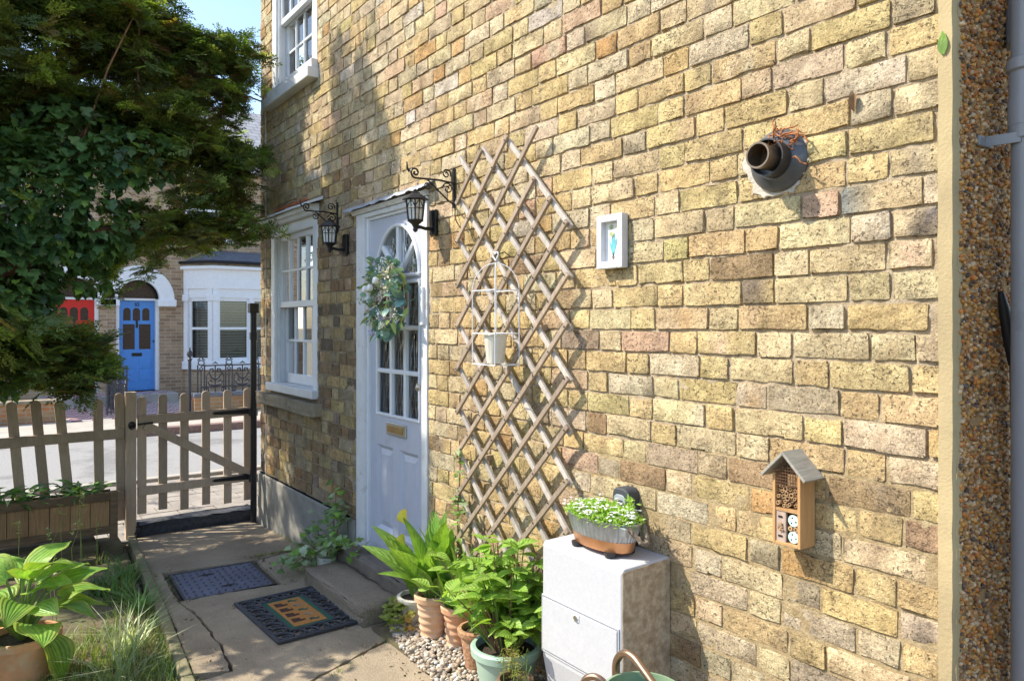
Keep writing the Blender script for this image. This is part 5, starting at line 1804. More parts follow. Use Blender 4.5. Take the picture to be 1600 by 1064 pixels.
for i, (gx, gy) in enumerate(((-4.75, -1.24), (-4.45, -1.2), (-5.2, -1.16), (-5.0, -1.32))):
    V, F = grass_cloud(60, lambda r, k: np.stack([gx + r.normal(0, .03, k), gy + r.normal(0, .03, k), np.full(k, gz(gx) - .04)], 1), .10, .2, 20 + i, .0045, 1.1)
    obj_np('weed_tuft', V, F, M_trough, label='strappy dark green weed tuft on bare soil beside the edging', cat='weed', group='strappy weed tufts along the edging')
m = MB()
for i in range(12):
    x, y = random.uniform(-5.9, -4.0), random.uniform(-1.75, -1.25)
    h_ = random.uniform(.22, .42)
    m.tube([(x, y, gz(x) - .04), (x + random.gauss(0, .012), y + random.gauss(0, .012), h_ * .6), (x + random.gauss(0, .03), y + random.gauss(0, .03), h_)], [.0022, .0018, .001], 5)
    for k in range(10):
        zq = h_ * random.uniform(.75, 1); m.add([(x + random.gauss(0, .012), y + random.gauss(0, .012), zq + random.gauss(0, .006)) for _ in range(3)], [(0, 1, 2)])
m.build('seed_stalks', M_grass, label='thin upright seed stalks rising from the soil bed', cat='weeds', kind='stuff')

# ================================================================== gate, fence, trough
gate = thing('picket_gate', 'taupe painted picket gate with diagonal brace and black strap hinges', 'gate', (-6.4, -.47, 0))
def picket(y, z0, z1, x, parent, w=.064, lean=0.0, th=.02):
    n = 8; poly = [(-w / 2, z0), (w / 2, z0)]
    for k in range(n + 1):
        t = math.pi * k / n; poly.append((w / 2 * math.cos(t), z1 - w * .42 + w * .42 * math.sin(t)))
    poly = [(y + p[0] + lean * (p[1] - .4), p[1]) for p in poly]
    return MB().prism(poly, 'x', x - th, x).build('picket', M_fence, parent, bevel=.002)
for y, z1 in zip((-.862, -.712, -.553, -.388, -.218, -.055), (.945, .955, .955, .965, .965, .97)):
    picket(y, .035 + random.gauss(0, .006), z1, -6.4, gate)
MB().bar((-6.388, -.892, .765), (-6.388, -.02, .782), .024, .07).build('rail', M_fence, gate, bevel=.003)
MB().bar((-6.388, -.892, .215), (-6.388, -.02, .232), .024, .068).build('rail', M_fence, gate, bevel=.003)
MB().bar((-6.387, -.845, .725), (-6.387, -.06, .262), .022, .066).build('brace', M_fence, gate, bevel=.003)
for zc in (.78, .232):
    m = MB(); m.prism([(-.01, zc - .022), (-.01, zc + .024), (-.33, zc + .012), (-.35, zc), (-.33, zc - .010)], 'x', -6.374, -6.369)
    m.build('strap_hinge', M_black, gate)
MB().bar((-6.368, -.90, .735), (-6.368, -.79, .742), .012, .014).build('latch_bar', M_black, gate, bevel=.002)
gp = thing('gate_post', 'square taupe gate post between the gate and the picket fence', 'post', (-6.41, -.94, -.13))
MB().box(-6.45, -6.375, -.979, -.905, -.16, .985).build('shaft', M_fence, gp, bevel=.004)
Mx = Matrix.Translation((-6.372, -.938, .735)) @ Matrix.Rotation(R(90), 4, 'Y')
MB().lathe([(.024, 0), (.026, .004), (.014, .01), (.0, .012)], n=16, M=Mx).build('latch_rose', M_black, gp)
MB().tube([(-6.362, -.938 + .022 * math.cos(t), .728 + .026 * math.sin(t)) for t in np.linspace(0, 2 * math.pi, 17)], .004, 6).build('ring_handle', M_black, gp)
bp = thing('iron_gate_post', 'slim black iron hinge post at the corner of the house', 'post', (-6.29, -.035, -.14))
MB().tube([(-6.275, -.045, -.3), (-6.275, -.045, 1.62)], .026, 14).build('tube', M_black, bp, smooth=True)
MB().tube([(-6.275, -.045, 1.38), (-6.275, -.045, 1.44)], .032, 14).build('collar', M_black, bp, smooth=True)
MB().box(-6.31, -6.24, -.085, -.01, 1.60, 1.68).build('clamp', M_black, bp, bevel=.006)
for zc in (.78, .232):
    MB().tube([(-6.30, -.04, zc - .03), (-6.30, -.04, zc + .03)], .036, 12).build('hinge_pin', M_black, bp, smooth=True)

fence = thing('picket_fence', 'taupe picket fence with leaning rounded pales beside the gate', 'fence', (-6.43, -1.6, 0))
ys = [-1.006, -1.153, -1.366, -1.515, -1.663, -1.81, -1.98, -2.15, -2.32, -2.49]
for i, y in enumerate(ys):
    picket(y, .0, .955 + random.gauss(0, .012), -6.425, fence, .066, (-.02 if i < 2 else -.085) + random.gauss(0, .01))
MB().bar((-6.412, -.985, .67), (-6.412, -2.6, .655), .024, .075).build('rail', M_fence, fence, bevel=.003)
MB().bar((-6.412, -.985, .2), (-6.412, -2.6, .2), .024, .07).build('rail', M_fence, fence, bevel=.003)
lumpy_block('gate_ridge', -6.52, -6.36, -.9, .0, -.2, -.035, M_ridge, None, .009)
o = bpy.data.objects['gate_ridge']
setp(o, 'rough black tarred ridge on the ground under the gate', 'ridge')

tr = thing('planter_trough', 'long weathered wooden trough with reed panels before the fence', 'planter', (-6.18, -1.7, -.02))
ty0, ty1, txf, txb, tz0, tz1 = -2.5, -1.085, -6.10, -6.31, .0, .285
MB().bar((txf + .008, ty0, tz1 - .015), (txf + .008, ty1, tz1 - .02), .03, .06).build('top_rail', M_planterframe, tr, bevel=.004)
MB().bar((txf + .008, ty0, tz0 + .03), (txf + .008, ty1, tz0 + .025), .03, .055).build('bottom_rail', M_planterframe, tr, bevel=.004)
for y in (ty1 - .015, ty0 + .015):
    MB().box(txf - .02, txf + .028, y - .025, y + .025, tz0 - .05, tz1 + .015).build('corner_post', M_planterframe, tr, bevel=.004)
k = 0; y = ty1 - .042
while y - .125 > ty0:
    MB().box(txf - .006, txf + .006, y - .12, y, tz0 + .05, tz1 - .045).build('panel', M_planterwood, tr, bevel=.002)
    y -= .1235
m = MB(); m.box(txb, txb + .012, ty0, ty1 - .01, tz0, tz1 - .01); m.box(txb + .012, txf - .008, ty1 - .03, ty1 - .018, tz0, tz1 - .02); m.build('back_panel', M_planterframe, tr)
MB().box(txb + .012, txf - .01, ty0, ty1 - .032, tz0 + .02, tz1 - .04).build('soil', M_soil, tr)
tl = [leaf_mesh('leaf', M_trough, .14, .036, 'ovate', 6, .3, .6, seed=s) for s in range(2)]
tv = ivy_mesh(M_trough, 3)
for i in range(170):
    y = random.uniform(-2.1, ty1 - .05); a2 = random.uniform(0, 2 * math.pi)
    p = (random.uniform(txb + .03, txf - .02), y, tz1 - .04 + random.uniform(0, .11))
    inst(tl[i % 2] if i % 3 else tv, 'leaf', tr, p, aim((math.cos(a2), math.sin(a2), random.uniform(.2, 1.1)), random.gauss(0, .5)), random.uniform(.7, 1.15) if i % 3 else random.uniform(.03, .055))
sl = thing('timber_sleeper', 'mossy timber sleeper lying under the planter trough', 'sleeper', (-6.13, -1.8, -.13))
MB().box(-6.30, -6.03, -2.6, -1.20, -.16, -.052).build('upper_beam', M_sleeper, sl, bevel=.01)
MB().box(-6.02, -5.80, -2.6, -1.24, -.19, -.088).build('lower_beam', M_sleeper, sl, bevel=.01)
MB().box(-6.33, -6.05, -1.195, -1.04, -.19, -.085).build('end_block', M_sleeper, sl, bevel=.01)

# ================================================================== yew tree with ivy
def wall_shadow(P):
    """where a point's shadow lands on the house wall plane"""
    return P[:, 0] - .727 * P[:, 1], P[:, 2] + 1.3 * P[:, 1]


tree = thing('yew_tree', 'dark old yew tree overhanging the fence and path', 'tree', (-6.0, -2.75, -.15))
TB = Vector((-6.0, -2.75, -.2))
MB().tube([TB, (-6.0, -2.7, .8), (-5.96, -2.6, 1.9), (-6.02, -2.42, 3.0), (-6.05, -2.3, 4.2), (-6.0, -2.2, 5.6)], [.24, .20, .18, .15, .11, .06], 14).build('trunk', M_bark, tree, smooth=True)
limbs = [
    [(-5.98, -2.55, 2.2), (-6.0, -2.1, 2.75), (-6.1, -1.55, 3.1), (-6.25, -1.12, 3.45), (-6.3, -1.05, 4.3)],
    [(-6.0, -2.45, 2.8), (-6.0, -1.9, 3.1), (-5.95, -1.3, 3.05), (-5.9, -.7, 2.85), (-5.85, -.25, 2.75)],
    [(-5.98, -2.6, 1.7), (-5.85, -2.15, 1.75), (-5.75, -1.75, 1.85), (-5.72, -1.3, 2.1), (-5.8, -.75, 2.2), (-5.85, -.35, 2.2)],
    [(-5.98, -2.65, 1.3), (-5.8, -2.2, 1.4), (-5.7, -1.75, 1.42), (-5.65, -1.35, 1.3), (-5.6, -1.12, 1.22)],
    [(-6.02, -2.4, 3.4), (-6.05, -1.7, 3.8), (-6.0, -1.0, 3.75), (-5.95, -.45, 3.55)],
    [(-6.04, -2.3, 4.0), (-5.8, -1.9, 4.6), (-5.6, -1.6, 5.1)],
    [(-6.0, -2.5, 2.6), (-5.5, -2.55, 2.9), (-5.0, -2.5, 3.1)],
    [(-6.0, -2.4, 3.6), (-5.5, -2.3, 4.2), (-5.1, -2.2, 4.8)],
    [(-6.02, -2.35, 3.9), (-6.6, -1.9, 4.3), (-7.1, -1.6, 4.6)],
    [(-6.0, -2.5, 2.5), (-6.6, -2.1, 3.0), (-7.0, -1.8, 3.2)],
    [(-5.98, -2.6, 1.9), (-5.6, -2.75, 2.1), (-5.2, -2.8, 2.2)],
    [(-6.0, -2.3, 4.6), (-5.9, -2.6, 5.4), (-5.7, -2.9, 6.0)],
    [(-5.97, -2.6, 1.9), (-5.3, -2.62, 2.15), (-4.7, -2.5, 2.1), (-4.25, -2.28, 1.85)],
    [(-6.03, -2.35, 3.7), (-6.05, -1.6, 3.75), (-5.98, -.9, 3.55), (-5.92, -.45, 3.35), (-5.9, -.2, 3.25)],
    [(-5.97, -2.55, 1.5), (-5.85, -2.1, 1.5), (-5.8, -1.6, 1.45), (-5.75, -1.3, 1.35)],
]
LP = []
for i, lb in enumerate(limbs):
    rs = [.075 * (1 - .82 * k / (len(lb) - 1)) for k in range(len(lb))]
    # smooth the polyline a little
    pts = []
    for k in range(len(lb) - 1):
        for s_ in range(4):
            t_ = s_ / 4; p = Vector(lb[k]).lerp(Vector(lb[k + 1]), t_); pts.append(p + Vector((random.gauss(0, .012),) * 3))
    pts.append(Vector(lb[-1]))
    rr = [.07 * (1 - .85 * k / (len(pts) - 1)) for k in range(len(pts))]
    MB().tube(pts, rr, 9).build('limb', M_bark, tree, smooth=True)
    LP.append(np.array([tuple(p) for p in pts]))
# boughs: finer drooping branches carrying the needle sprays
EDGE_Z, EDGE_X = [-2.6, -1.5, -1.25, -.8, 0, 4], [-4.0, -3.5, -2.65, -2.85, -3.28, -4.3]
def crown_ok(P, r):
    X, Y, Z = P[:, 0], P[:, 1], P[:, 2]
    zmin = np.interp(Y, [-3.6, -1.42, -1.24, -1.15, -.9, -.55, -.1], [1.5, 1.02, 1.12, 1.58, 1.85, 2.02, 2.12])
    ok = Z > zmin
    # nothing grows into the house wall or over the sunny part of the wall
    ok &= Y < -.08
    sx, sz = wall_shadow(P)
    edge = np.interp(sz, EDGE_Z, EDGE_X) + .22 * vnoise(sx * 1.0 + 50, sz + 50, 2.6, 77)
    ok &= (sx < edge)
    ok &= ~((Y > -.50) & (Z > 3.78))
    ok &= ~((sz > 2.35) & (vnoise(sx + 70, sz * .6 + 70, 2.4, 12) > -.12) & (sx > -5.2))
    ok &= ~((X > -5.80) & (Y > -2.05) & (Y < -1.1) & (Z > 1.6) & (Z < 2.95) & (vnoise(Y + 3, Z + 3, 3, 5) > -.45))      # the ivy smothers the yew here
    return ok
r_t = np.random.default_rng(17)
tw_P, tw_D, tw_S = [], [], []
br = MB()
for i, L in enumerate(LP):
    nb = [80, 130, 105, 150, 150, 30, 26, 26, 24, 20, 24, 20, 10, 50, 75][i]
    for b in range(nb):
        k = r_t.integers(int(len(L) * .25), len(L)); p = L[k] + r_t.normal(0, .05, 3)
        an = r_t.uniform(0, 2 * np.pi); ln = r_t.uniform(.25, .62)
        d = np.array([np.cos(an), np.sin(an) + .35, r_t.normal(-.05, .28)]); d /= np.linalg.norm(d)
        pts = [p + d * ln * t_ + np.array([0, 0, -.28 * ln * t_ * t_]) for t_ in (0, .33, .66, 1)]
        if not crown_ok(np.array(pts[1:]), r_t).all(): continue
        br.tube(pts, [.007, .005, .0035, .002], 5)
        m_ = int(26 * ln / .45)
        for q_ in range(m_):
            t_ = r_t.uniform(.12, 1); bp_ = p + d * ln * t_ + np.array([0, 0, -.28 * ln * t_ * t_])
            sd = np.cross(d, [0, 0, 1]); sd /= np.linalg.norm(sd)
            dd = d * r_t.uniform(.3, 1) + sd * r_t.choice([-1, 1]) * r_t.uniform(.4, 1.1) + np.array([0, 0, r_t.normal(-.12, .25)])
            tw_P.append(bp_ + r_t.normal(0, .015, 3)); tw_D.append(dd); tw_S.append(r_t.uniform(.09, .19))
br.build('bough', M_twig, tree, smooth=True, kind='stuff')
tw_P = np.array(tw_P); tw_D = np.array(tw_D); tw_S = np.array(tw_S)
# extra fill through the crown volume out of the branches' reach
n = 9000
A = np.stack([r_t.normal(-5.8, .75, n), r_t.normal(-2.35, .62, n), r_t.uniform(1.4, 5.6, n)], 1)
A = A[crown_ok(A, r_t) & (A[:, 1] < -1.55)]
A = A[vnoise(A[:, 0] * 1.5 + A[:, 2] + 30, A[:, 1] * 1.5 + A[:, 2] * .7 + 30, 2.0, 3) > -.12]
D2 = A - np.array([-6.0, -2.5, 3.0]); D2 = D2 + r_t.normal(0, .6, D2.shape)
tw_P = np.vstack([tw_P, A]); tw_D = np.vstack([tw_D, D2]); tw_S = np.concatenate([tw_S, r_t.uniform(.12, .22, len(A))])
# needle spray template: a flat twig with needles on both sides and side shoots
tv_, tf_ = [], []
rt2 = np.random.default_rng(2)
def needle(bx, by, ang, ln, w=.035):
    k = len(tv_); cx_, sx_ = math.cos(ang), math.sin(ang)
    tv_.extend([(bx - sx_ * w * .4, by + cx_ * w * .4, 0), (bx + cx_ * ln * .6 - sx_ * w, by + sx_ * ln * .6 + cx_ * w, rt2.normal(0, .02)), (bx + cx_ * ln, by + sx_ * ln, rt2.normal(0, .03)), (bx + cx_ * ln * .5 + sx_ * w, by + sx_ * ln * .5 - cx_ * w, rt2.normal(0, .02))])
    tf_.append((k, k + 1, k + 2, k + 3))
for k in range(8):
    x_ = .1 + k * .115
    for s_ in (-1, 1): needle(x_, 0, s_ * R(52) + rt2.normal(0, .15), .24 * (1.1 - .4 * x_))
for s_ in (-1, 1):
    for (x0_, L0) in ((.22, .5), (.5, .4)):
        for k in range(4):
            q_ = .1 + k * .25 * .9
            bx_, by_ = x0_ + math.cos(R(45)) * L0 * q_, s_ * math.sin(R(45)) * L0 * q_
            needle(bx_, by_, s_ * R(95), .17); needle(bx_, by_, s_ * R(5), .17)
needle(.95, 0, 0, .2)
V, F = merge_leaves((np.array(tv_), np.array(tf_)), tw_P, tw_D, tw_S, r_t.normal(0, .5, len(tw_P)))
tn = np.repeat(r_t.uniform(.42, 1.05, (len(tw_P), 1)), 3, 1)
kd = r_t.uniform(0, 1, len(tw_P))
tn[kd < .30] *= np.array((1.9, 1.75, 1.2)); tn[kd > .93] *= np.array((1.6, .85, .75))
obj_np('crown', V, F, M_yew, tree, cols=np.repeat(tn, len(tv_), 0), kind='stuff')

# ivy wrapped through the yew
ivt = thing('climbing_ivy', 'dense dark green ivy with large leaves climbing through the yew', 'ivy', (-5.9, -2.45, -.1))
MB().tube([(-5.85, -2.5, -.15), (-5.8, -2.35, .9), (-5.75, -2.0, 1.9), (-5.7, -1.6, 2.4), (-5.75, -1.25, 2.9)], [.03, .025, .02, .015, .008], 8).build('stem', M_bark, ivt, smooth=True)
MB().tube([(-5.62, -1.42, 2.45), (-5.6, -1.2, 3.2), (-5.75, -.98, 3.75), (-5.8, -.99, 3.3), (-5.78, -.97, 2.95)], .006, 7).build('vine', M_twig, ivt, smooth=True)
r_i = np.random.default_rng(33)
blobs = [((-5.68, -1.62, 2.35), (.26, .34, .42), 1050), ((-5.66, -1.75, 1.75), (.24, .30, .42), 800), ((-5.72, -1.40, 2.75), (.22, .34, .26), 480), ((-5.68, -1.80, 1.25), (.2, .22, .2), 300),
         ((-5.5, -1.08, 2.62), (.14, .30, .20), 330), ((-5.5, -1.35, 2.2), (.14, .32, .34), 420), ((-5.6, -2.2, 2.2), (.35, .3, .6), 700), ((-5.66, -1.28, 1.98), (.14, .16, .12), 130), ((-5.5, -2.35, 3.0), (.4, .3, .6), 500), ((-5.7, -1.3, 1.85), (.12, .12, .16), 90)]
PI_, DI_, SI_ = [], [], []
for c, rad, n in blobs:
    u = r_i.normal(0, 1, (n, 3)); u /= np.linalg.norm(u, axis=1)[:, None]
    rr = r_i.uniform(.72, 1.02, n)[:, None]
    P = np.array(c) + u * np.array(rad) * rr
    d = u * .5 + np.array([.35, .1, -.75]) + r_i.normal(0, .35, (n, 3))
    sx, sz = wall_shadow(P)
    k = (sx < np.interp(sz, EDGE_Z, EDGE_X)) & (P[:, 1] < -.2) & (P[:, 2] > .98)
    PI_.append(P[k]); DI_.append(d[k]); SI_.append(r_i.uniform(.032, .09, n)[k])
Pb = np.concatenate([np.stack([np.linspace(-5.1, -4.1, 170) + r_i.normal(0, .06, 170), np.linspace(-2.58, -2.16, 170) + r_i.normal(0, .13, 170), np.linspace(2.1, 1.75, 170) + r_i.normal(0, .11, 170)], 1)])
PI_.append(Pb); DI_.append(r_i.normal(0, 1, (170, 3)) * np.array([1, 1, .5]) + np.array([.2, .2, -.3])); SI_.append(r_i.uniform(.05, .1, 170))
PI_ = np.vstack(PI_); DI_ = np.vstack(DI_); SI_ = np.concatenate(SI_)
dep = np.array([proj(*p)[2] for p in PI_]); pxx = np.array([proj(*p)[0] for p in PI_]); pzz = np.array([proj(*p)[1] for p in PI_])
score = np.where((np.abs(pxx) < .68) & (np.abs(pzz) < .42), SI_ / dep ** 2 * np.where(dep < np.median(dep[(np.abs(pxx) < .68)]), 1.5, .7), 0)
order = np.argsort(-score)
ivm = [ivy_mesh(M_ivy, s) for s in range(4)]; ivb = ivy_mesh(M_ivybright, 9)
for i, q_ in enumerate(order[:295]):
    inst(ivb if i % 13 == 0 else ivm[i % 4], 'leaf', ivt, PI_[q_], aim(DI_[q_], float(r_i.normal(0, .4))), float(SI_[q_]) * (.7 if i % 13 == 0 else 1))
rest = order[295:]
V, F = merge_leaves(ivy_geo(1, 2), PI_[rest], DI_[rest], SI_[rest], r_i.normal(0, .4, len(rest)))
tn = np.repeat(r_i.uniform(.5, 1.35, (len(rest), 1)), 3, 1); kd = r_i.uniform(0, 1, len(rest)); tn[kd < .1] *= np.array((2.2, 1.9, 1.1))
obj_np('leaf_mass', V, F, M_ivymass, ivt, cols=np.repeat(tn, len(ivy_geo(1, 2)[0]), 0), smooth=True, kind='stuff')

# leaf litter and weeds in the joints of the path
def litter_area(r, n):
    x = r.uniform(-5.2, -2.4, n); e = r.uniform(0, 1, n)
    y = np.where(e < .45, -.36 - np.abs(r.normal(0, .05, n)), np.where(e < .7, -1.02 - r.normal(0, .03, n) - .08 * (x + 4.2) , r.uniform(-1.0, -.4, n)))
    return np.stack([x, y, np.array([gz(v) for v in x]) + .008], 1)
V, F = rand_quads(170, litter_area, .010, .028, 91, 1.9, .02)
V[:, 2] = np.clip(V[:, 2], None, .02)
obj_np('leaf_litter', V, F, M_litter, label='scattered dry brown leaf litter on the concrete path', cat='leaf litter', kind='stuff')
def weed_area(r, n):
    t_ = r.uniform(0, 1, n); k = r.integers(0, 4, n)
    A_ = np.array([(-6.2, -.045), (-6.25, -.965), (-5.1, -.41), (-3.25, -.31)]); B_ = np.array([(-4.5, -.045), (-3.4, -1.17), (-5.11, -.06), (-2.8, -1.15)])
    q = A_[k] * (1 - t_)[:, None] + B_[k] * t_[:, None] + r.normal(0, .012, (n, 2))
    keep = vnoise(q[:, 0] + 5, q[:, 1] * 3 + 5, 6, 44) > .1
    q = q[keep]
    return np.stack([q[:, 0], q[:, 1], np.array([gz(v) for v in q[:, 0]]) - .012], 1)
n_, ar_ = _fix(1500, weed_area, 15)
V, F = grass_cloud(n_, ar_, .012, .045, 16, .0018, .9)
obj_np('joint_weeds', V, F, M_grass, label='tiny weeds growing in the joints and edges of the path', cat='weeds', kind='stuff')

# ================================================================== wreath on the door
wr = thing('door_wreath', 'wreath of blue green eucalyptus with white and lilac flowers on the front door', 'wreath', (-3.80, -.01, 1.43))
wcx, wcz, wy = -3.705, 1.645, -.045
MB().tube([(wcx + .125 * math.cos(t), wy, wcz + .16 * math.sin(t)) for t in np.linspace(0, 2 * math.pi, 33)], .008, 8).build('twig_ring', M_twig, wr, smooth=True)
MB().tube([(wcx, .012, wcz + .42), (wcx, .0, wcz + .15)], .004, 6).build('hanger', M_door, wr)
eul = [leaf_mesh('leaf', M_euc, 1, .72, 'round', 7, .25, .2, seed=s) for s in range(2)] + [leaf_mesh('leaf', M_eucg, 1, .35, 'ovate', 6, .3, .3)]
for i in range(250):
    t_ = random.uniform(0, 2 * math.pi); q_ = random.uniform(.6, 1.2)
    p = (wcx + .155 * q_ * math.cos(t_), wy - random.uniform(0, .10), wcz + .18 * q_ * math.sin(t_))
    d = (math.cos(t_ + random.gauss(.3, .8)), random.uniform(-1.2, -.1), math.sin(t_ + random.gauss(.3, .8)))
    inst(eul[i % 3], 'leaf', wr, p, aim(d, random.gauss(0, .8)), random.uniform(.04, .075))
m_by = {}
for i in range(80):
    t_ = random.uniform(0, 2 * math.pi); q_ = random.uniform(.5, 1.25)
    c0 = Vector((wcx + .15 * q_ * math.cos(t_), wy - random.uniform(.06, .13), wcz + .175 * q_ * math.sin(t_)))
    mk = (M_petalwhite, M_petalcream, M_petallilac, M_petalpink, M_petalcream, M_eucg)[i % 6]
    m = MB()
    for k in range(30):
        p = c0 + Vector((random.gauss(0, .013), random.gauss(0, .008), random.gauss(0, .013))); s_ = random.uniform(.003, .006)
        a0 = random.uniform(0, 6)
        m.add([(p.x + s_ * math.cos(a0 + q2 * 1.571), p.y + random.gauss(0, .002), p.z + s_ * math.sin(a0 + q2 * 1.571)) for q2 in range(4)], [(0, 1, 2, 3)])
    m.build('flower_cluster', mk, wr)
for (dx_, dz_) in ((-.02, .055), (.05, .09), (-.08, .05)):
    MB().lathe([(0, -.012), (.016, -.008), (.021, .004), (.017, .016), (.006, .02), (0, .016)], n=12, M=Matrix.Translation((wcx + dx_, wy - .14, wcz + dz_)) @ Matrix.Rotation(R(80), 4, 'X')).build('rose', M_petalwhite, wr, smooth=True)

# leaf stuck on the corner band
MB().add(*[(lambda V, F: ([(-.862 + .03 * p[1], -.021 - .02 * abs(p[2]), 2.155 + .055 * p[0]) for p in V], [tuple(f) for f in F]))(*leaf_geo(1, .8, 'ovate', 6, .3, .1)[:2])][0]).build('leaf_or_shadow', M_ivybright, label='single green leaf caught on the sandy corner render', cat='leaf')

MB().add(*[(lambda V, F: ([(-1.088 + .03 * p[1], -.016 - .03 * abs(p[1]), 2.115 - .05 * p[0]) for p in V], [tuple(f) for f in F]))(*leaf_geo(1, .8, 'ovate', 6, .3, .1)[:2])][0]).build('leaf_or_shadow', M_litter, label='brown leaf shape standing in for a leaf shadow on the bricks above the flue', cat='leaf')  # dark leaf shape put in for a small leaf shadow on the bricks

# ================================================================== houses across the street
XF = -17.7
SZ = -.12         # front garden level over there
def terrace(name_lbl, y0, y1, dy0, dy1, door_mat_, bay, number_lbl):
    h = thing('terraced_house', name_lbl, 'house', (XF, (y0 + y1) / 2, SZ), 'terraced houses across the street')
    dz0, dz1 = .09, 2.03
    ay = (dy0 + dy1) / 2; ar = (dy1 - dy0) / 2
    # wall in blocks around the door recess and the upper window
    uw0, uw1, uz0, uz1 = (y0 + y1) / 2 - .05, (y0 + y1) / 2 + .88, 3.45, 4.72
    if bay: uw0, uw1 = 1.88, 2.80
    m = MB()
    fr, bk = XF, XF - .3
    sp = [(y0, dy0 - .07), (dy1 + .07, y1)]
    for (a, b) in sp: m.box(bk, fr, a, b, SZ - .3, 2.72)
    m.box(bk, fr, dy0 - .07, dy1 + .07, 2.60, 2.72)
    m.box(bk, fr, y0, uw0, 2.72, 5.1); m.box(bk, fr, uw1, y1, 2.72, 5.1); m.box(bk, fr, uw0, uw1, 2.72, uz0); m.box(bk, fr, uw0, uw1, uz1, 5.1)
    m.build('wall', M_far1, h)
    MB().box(XF - 8, XF - .31, y0, y1, SZ - .3, 5.1).build('building_body', M_far1, h)
    m = MB(); m.prism([(XF + .25, 5.08), (XF - 4.2, 7.6), (XF - 8.4, 5.08)], 'y', y0, y1); m.build('roof', M_slateroof, h)
    MB().box(XF - .02, XF + .26, y0, y1, 4.98, 5.08).build('gutter_board', M_far_white, h, bevel=.01)
    # arch with hood
    def arch_ring(r0, r1, x0, x1, n=18):
        mm = MB(); V = []; F = []
        for k in range(n + 1):
            t_ = math.pi * k / n
            for (rr, xx) in ((r0, x1), (r1, x1), (r1, x0), (r0, x0)):
                V.append((xx, ay + rr * math.cos(t_), 2.06 + rr * math.sin(t_)))
        for k in range(n):
            for q2 in range(4): F.append((4 * k + q2, 4 * k + (q2 + 1) % 4, 4 * k + 4 + (q2 + 1) % 4, 4 * k + 4 + q2))
        F += [(0, 1, 2, 3), tuple(4 * n + q2 for q2 in (3, 2, 1, 0))]
        return mm.add(V, F)
    arch_ring(ar + .05, ar + .35, XF - .02, XF + .10).build('arch', M_far_white, h)
    for s_ in (-1, 1):
        yy = ay + s_ * (ar + .20)
        MB().box(XF - .02, XF + .13, yy - .19, yy + .19, 1.90, 2.06).build('arch_corbel', M_far_white, h, bevel=.02)
        MB().box(XF - .25, XF - .05, ay + s_ * (ar + .035) - .034, ay + s_ * (ar + .035) + .034, dz0, 2.06).build('door_jamb', M_far_white, h)
    MB().add([(XF - .18, ay + (ar + .06) * math.cos(t_), 2.06 + (ar + .06) * math.sin(t_)) for t_ in np.linspace(0, math.pi, 16)], [tuple(range(16))]).build('fanlight', M_glassdark, h)
    MB().box(XF - .24, XF - .1, dy0, dy1, 2.03, 2.075).build('transom', M_far_white, h)
    MB().box(XF - .3, XF - .24, dy0 - .07, dy1 + .07, dz0, 2.6).build('recess_back', M_dark, h)
    # door
    d = thing('front_door', None, None, parent=h); d['label'] = number_lbl
    MB().box(XF - .22, XF - .17, dy0, dy1, dz0, dz1).build('leaf', door_mat_, d, bevel=.005)
    w_ = dy1 - dy0
    for k in range(3):
        a = dy0 + w_ * (.13 + k * .26); b = a + w_ * .2
        poly = [(a, 1.60), (b, 1.60), (b, 1.80)] + [((a + b) / 2 + (b - a) / 2 * math.cos(t_), 1.80 + (b - a) / 2 * math.sin(t_)) for t_ in np.linspace(0, math.pi, 9)[1:-1]] + [(a, 1.80)]
        MB().prism(poly, 'x', XF - .169, XF - .166).build('pane', M_glassdark, d)
    for k in range(2):
        a = dy0 + w_ * (.12 + k * .44); MB().box(XF - .169, XF - .166, a, a + w_ * .32, .98, 1.52).build('pane', M_glassdark, d)
        for (c_, e_) in ((.56, .76), (.30, .52)):
            MB().box(XF - .17, XF - .160, a, a + w_ * .33, c_, e_).build('panel', door_mat_, d, bevel=.012)
            MB().box(XF - .16, XF - .154, a + .05, a + w_ * .33 - .05, c_ + .05, e_ - .05).build('panel', door_mat_, d, bevel=.008)
    MB().box(XF - .169, XF - .158, ay - .1, ay + .1, .83, .90).build('letter_plate', M_black, d, bevel=.004)
    MB().box(XF - .169, XF - .15, ay - .02, ay + .02, 1.44, 1.62).build('knocker', M_black, d, bevel=.006)
    MB().tube([(XF - .17, dy1 - .03, 1.15), (XF - .14, dy1 - .03, 1.15)], .018, 8).build('knob', M_black, d)
    if bay:      # house number 10
        MB().box(XF - .1695, XF - .164, ay - .036, ay - .024, 1.905, 1.985).build('number_digit', M_black, d)
        MB().tube([(XF - .166, ay + .018 + .022 * math.cos(q2), 1.945 + .036 * math.sin(q2)) for q2 in np.linspace(0, 2 * math.pi, 17)], .007, 6).build('number_digit', M_black, d)
    # tiled step
    MB().box(XF - .05, XF + .75, dy0 - .3, dy1 + .3, SZ - .02, .075).build('tiled_step', M_pave, h, bevel=.015)
    MB().box(XF + .0, XF + .70, dy0 - .2, dy1 + .2, .0755, .079).build('step_tile', M_tile, h)
    # upper window
    u = thing('upper_window', None, None, parent=h)
    m = MB()
    for (a, b, c_, e_) in ((uw0, uw0 + .07, uz0, uz1), (uw1 - .07, uw1, uz0, uz1), (uw0 + .07, uw1 - .07, uz0, uz0 + .08), (uw0 + .07, uw1 - .07, uz1 - .08, uz1), ((uw0 + uw1) / 2 - .03, (uw0 + uw1) / 2 + .03, uz0 + .08, uz1 - .08), (uw0 + .07, (uw0 + uw1) / 2 - .03, 4.06, 4.12), ((uw0 + uw1) / 2 + .03, uw1 - .07, 4.06, 4.12)):
        m.box(XF - .16, XF - .08, a, b, c_, e_)
    m.build('frame', M_far_white, u)
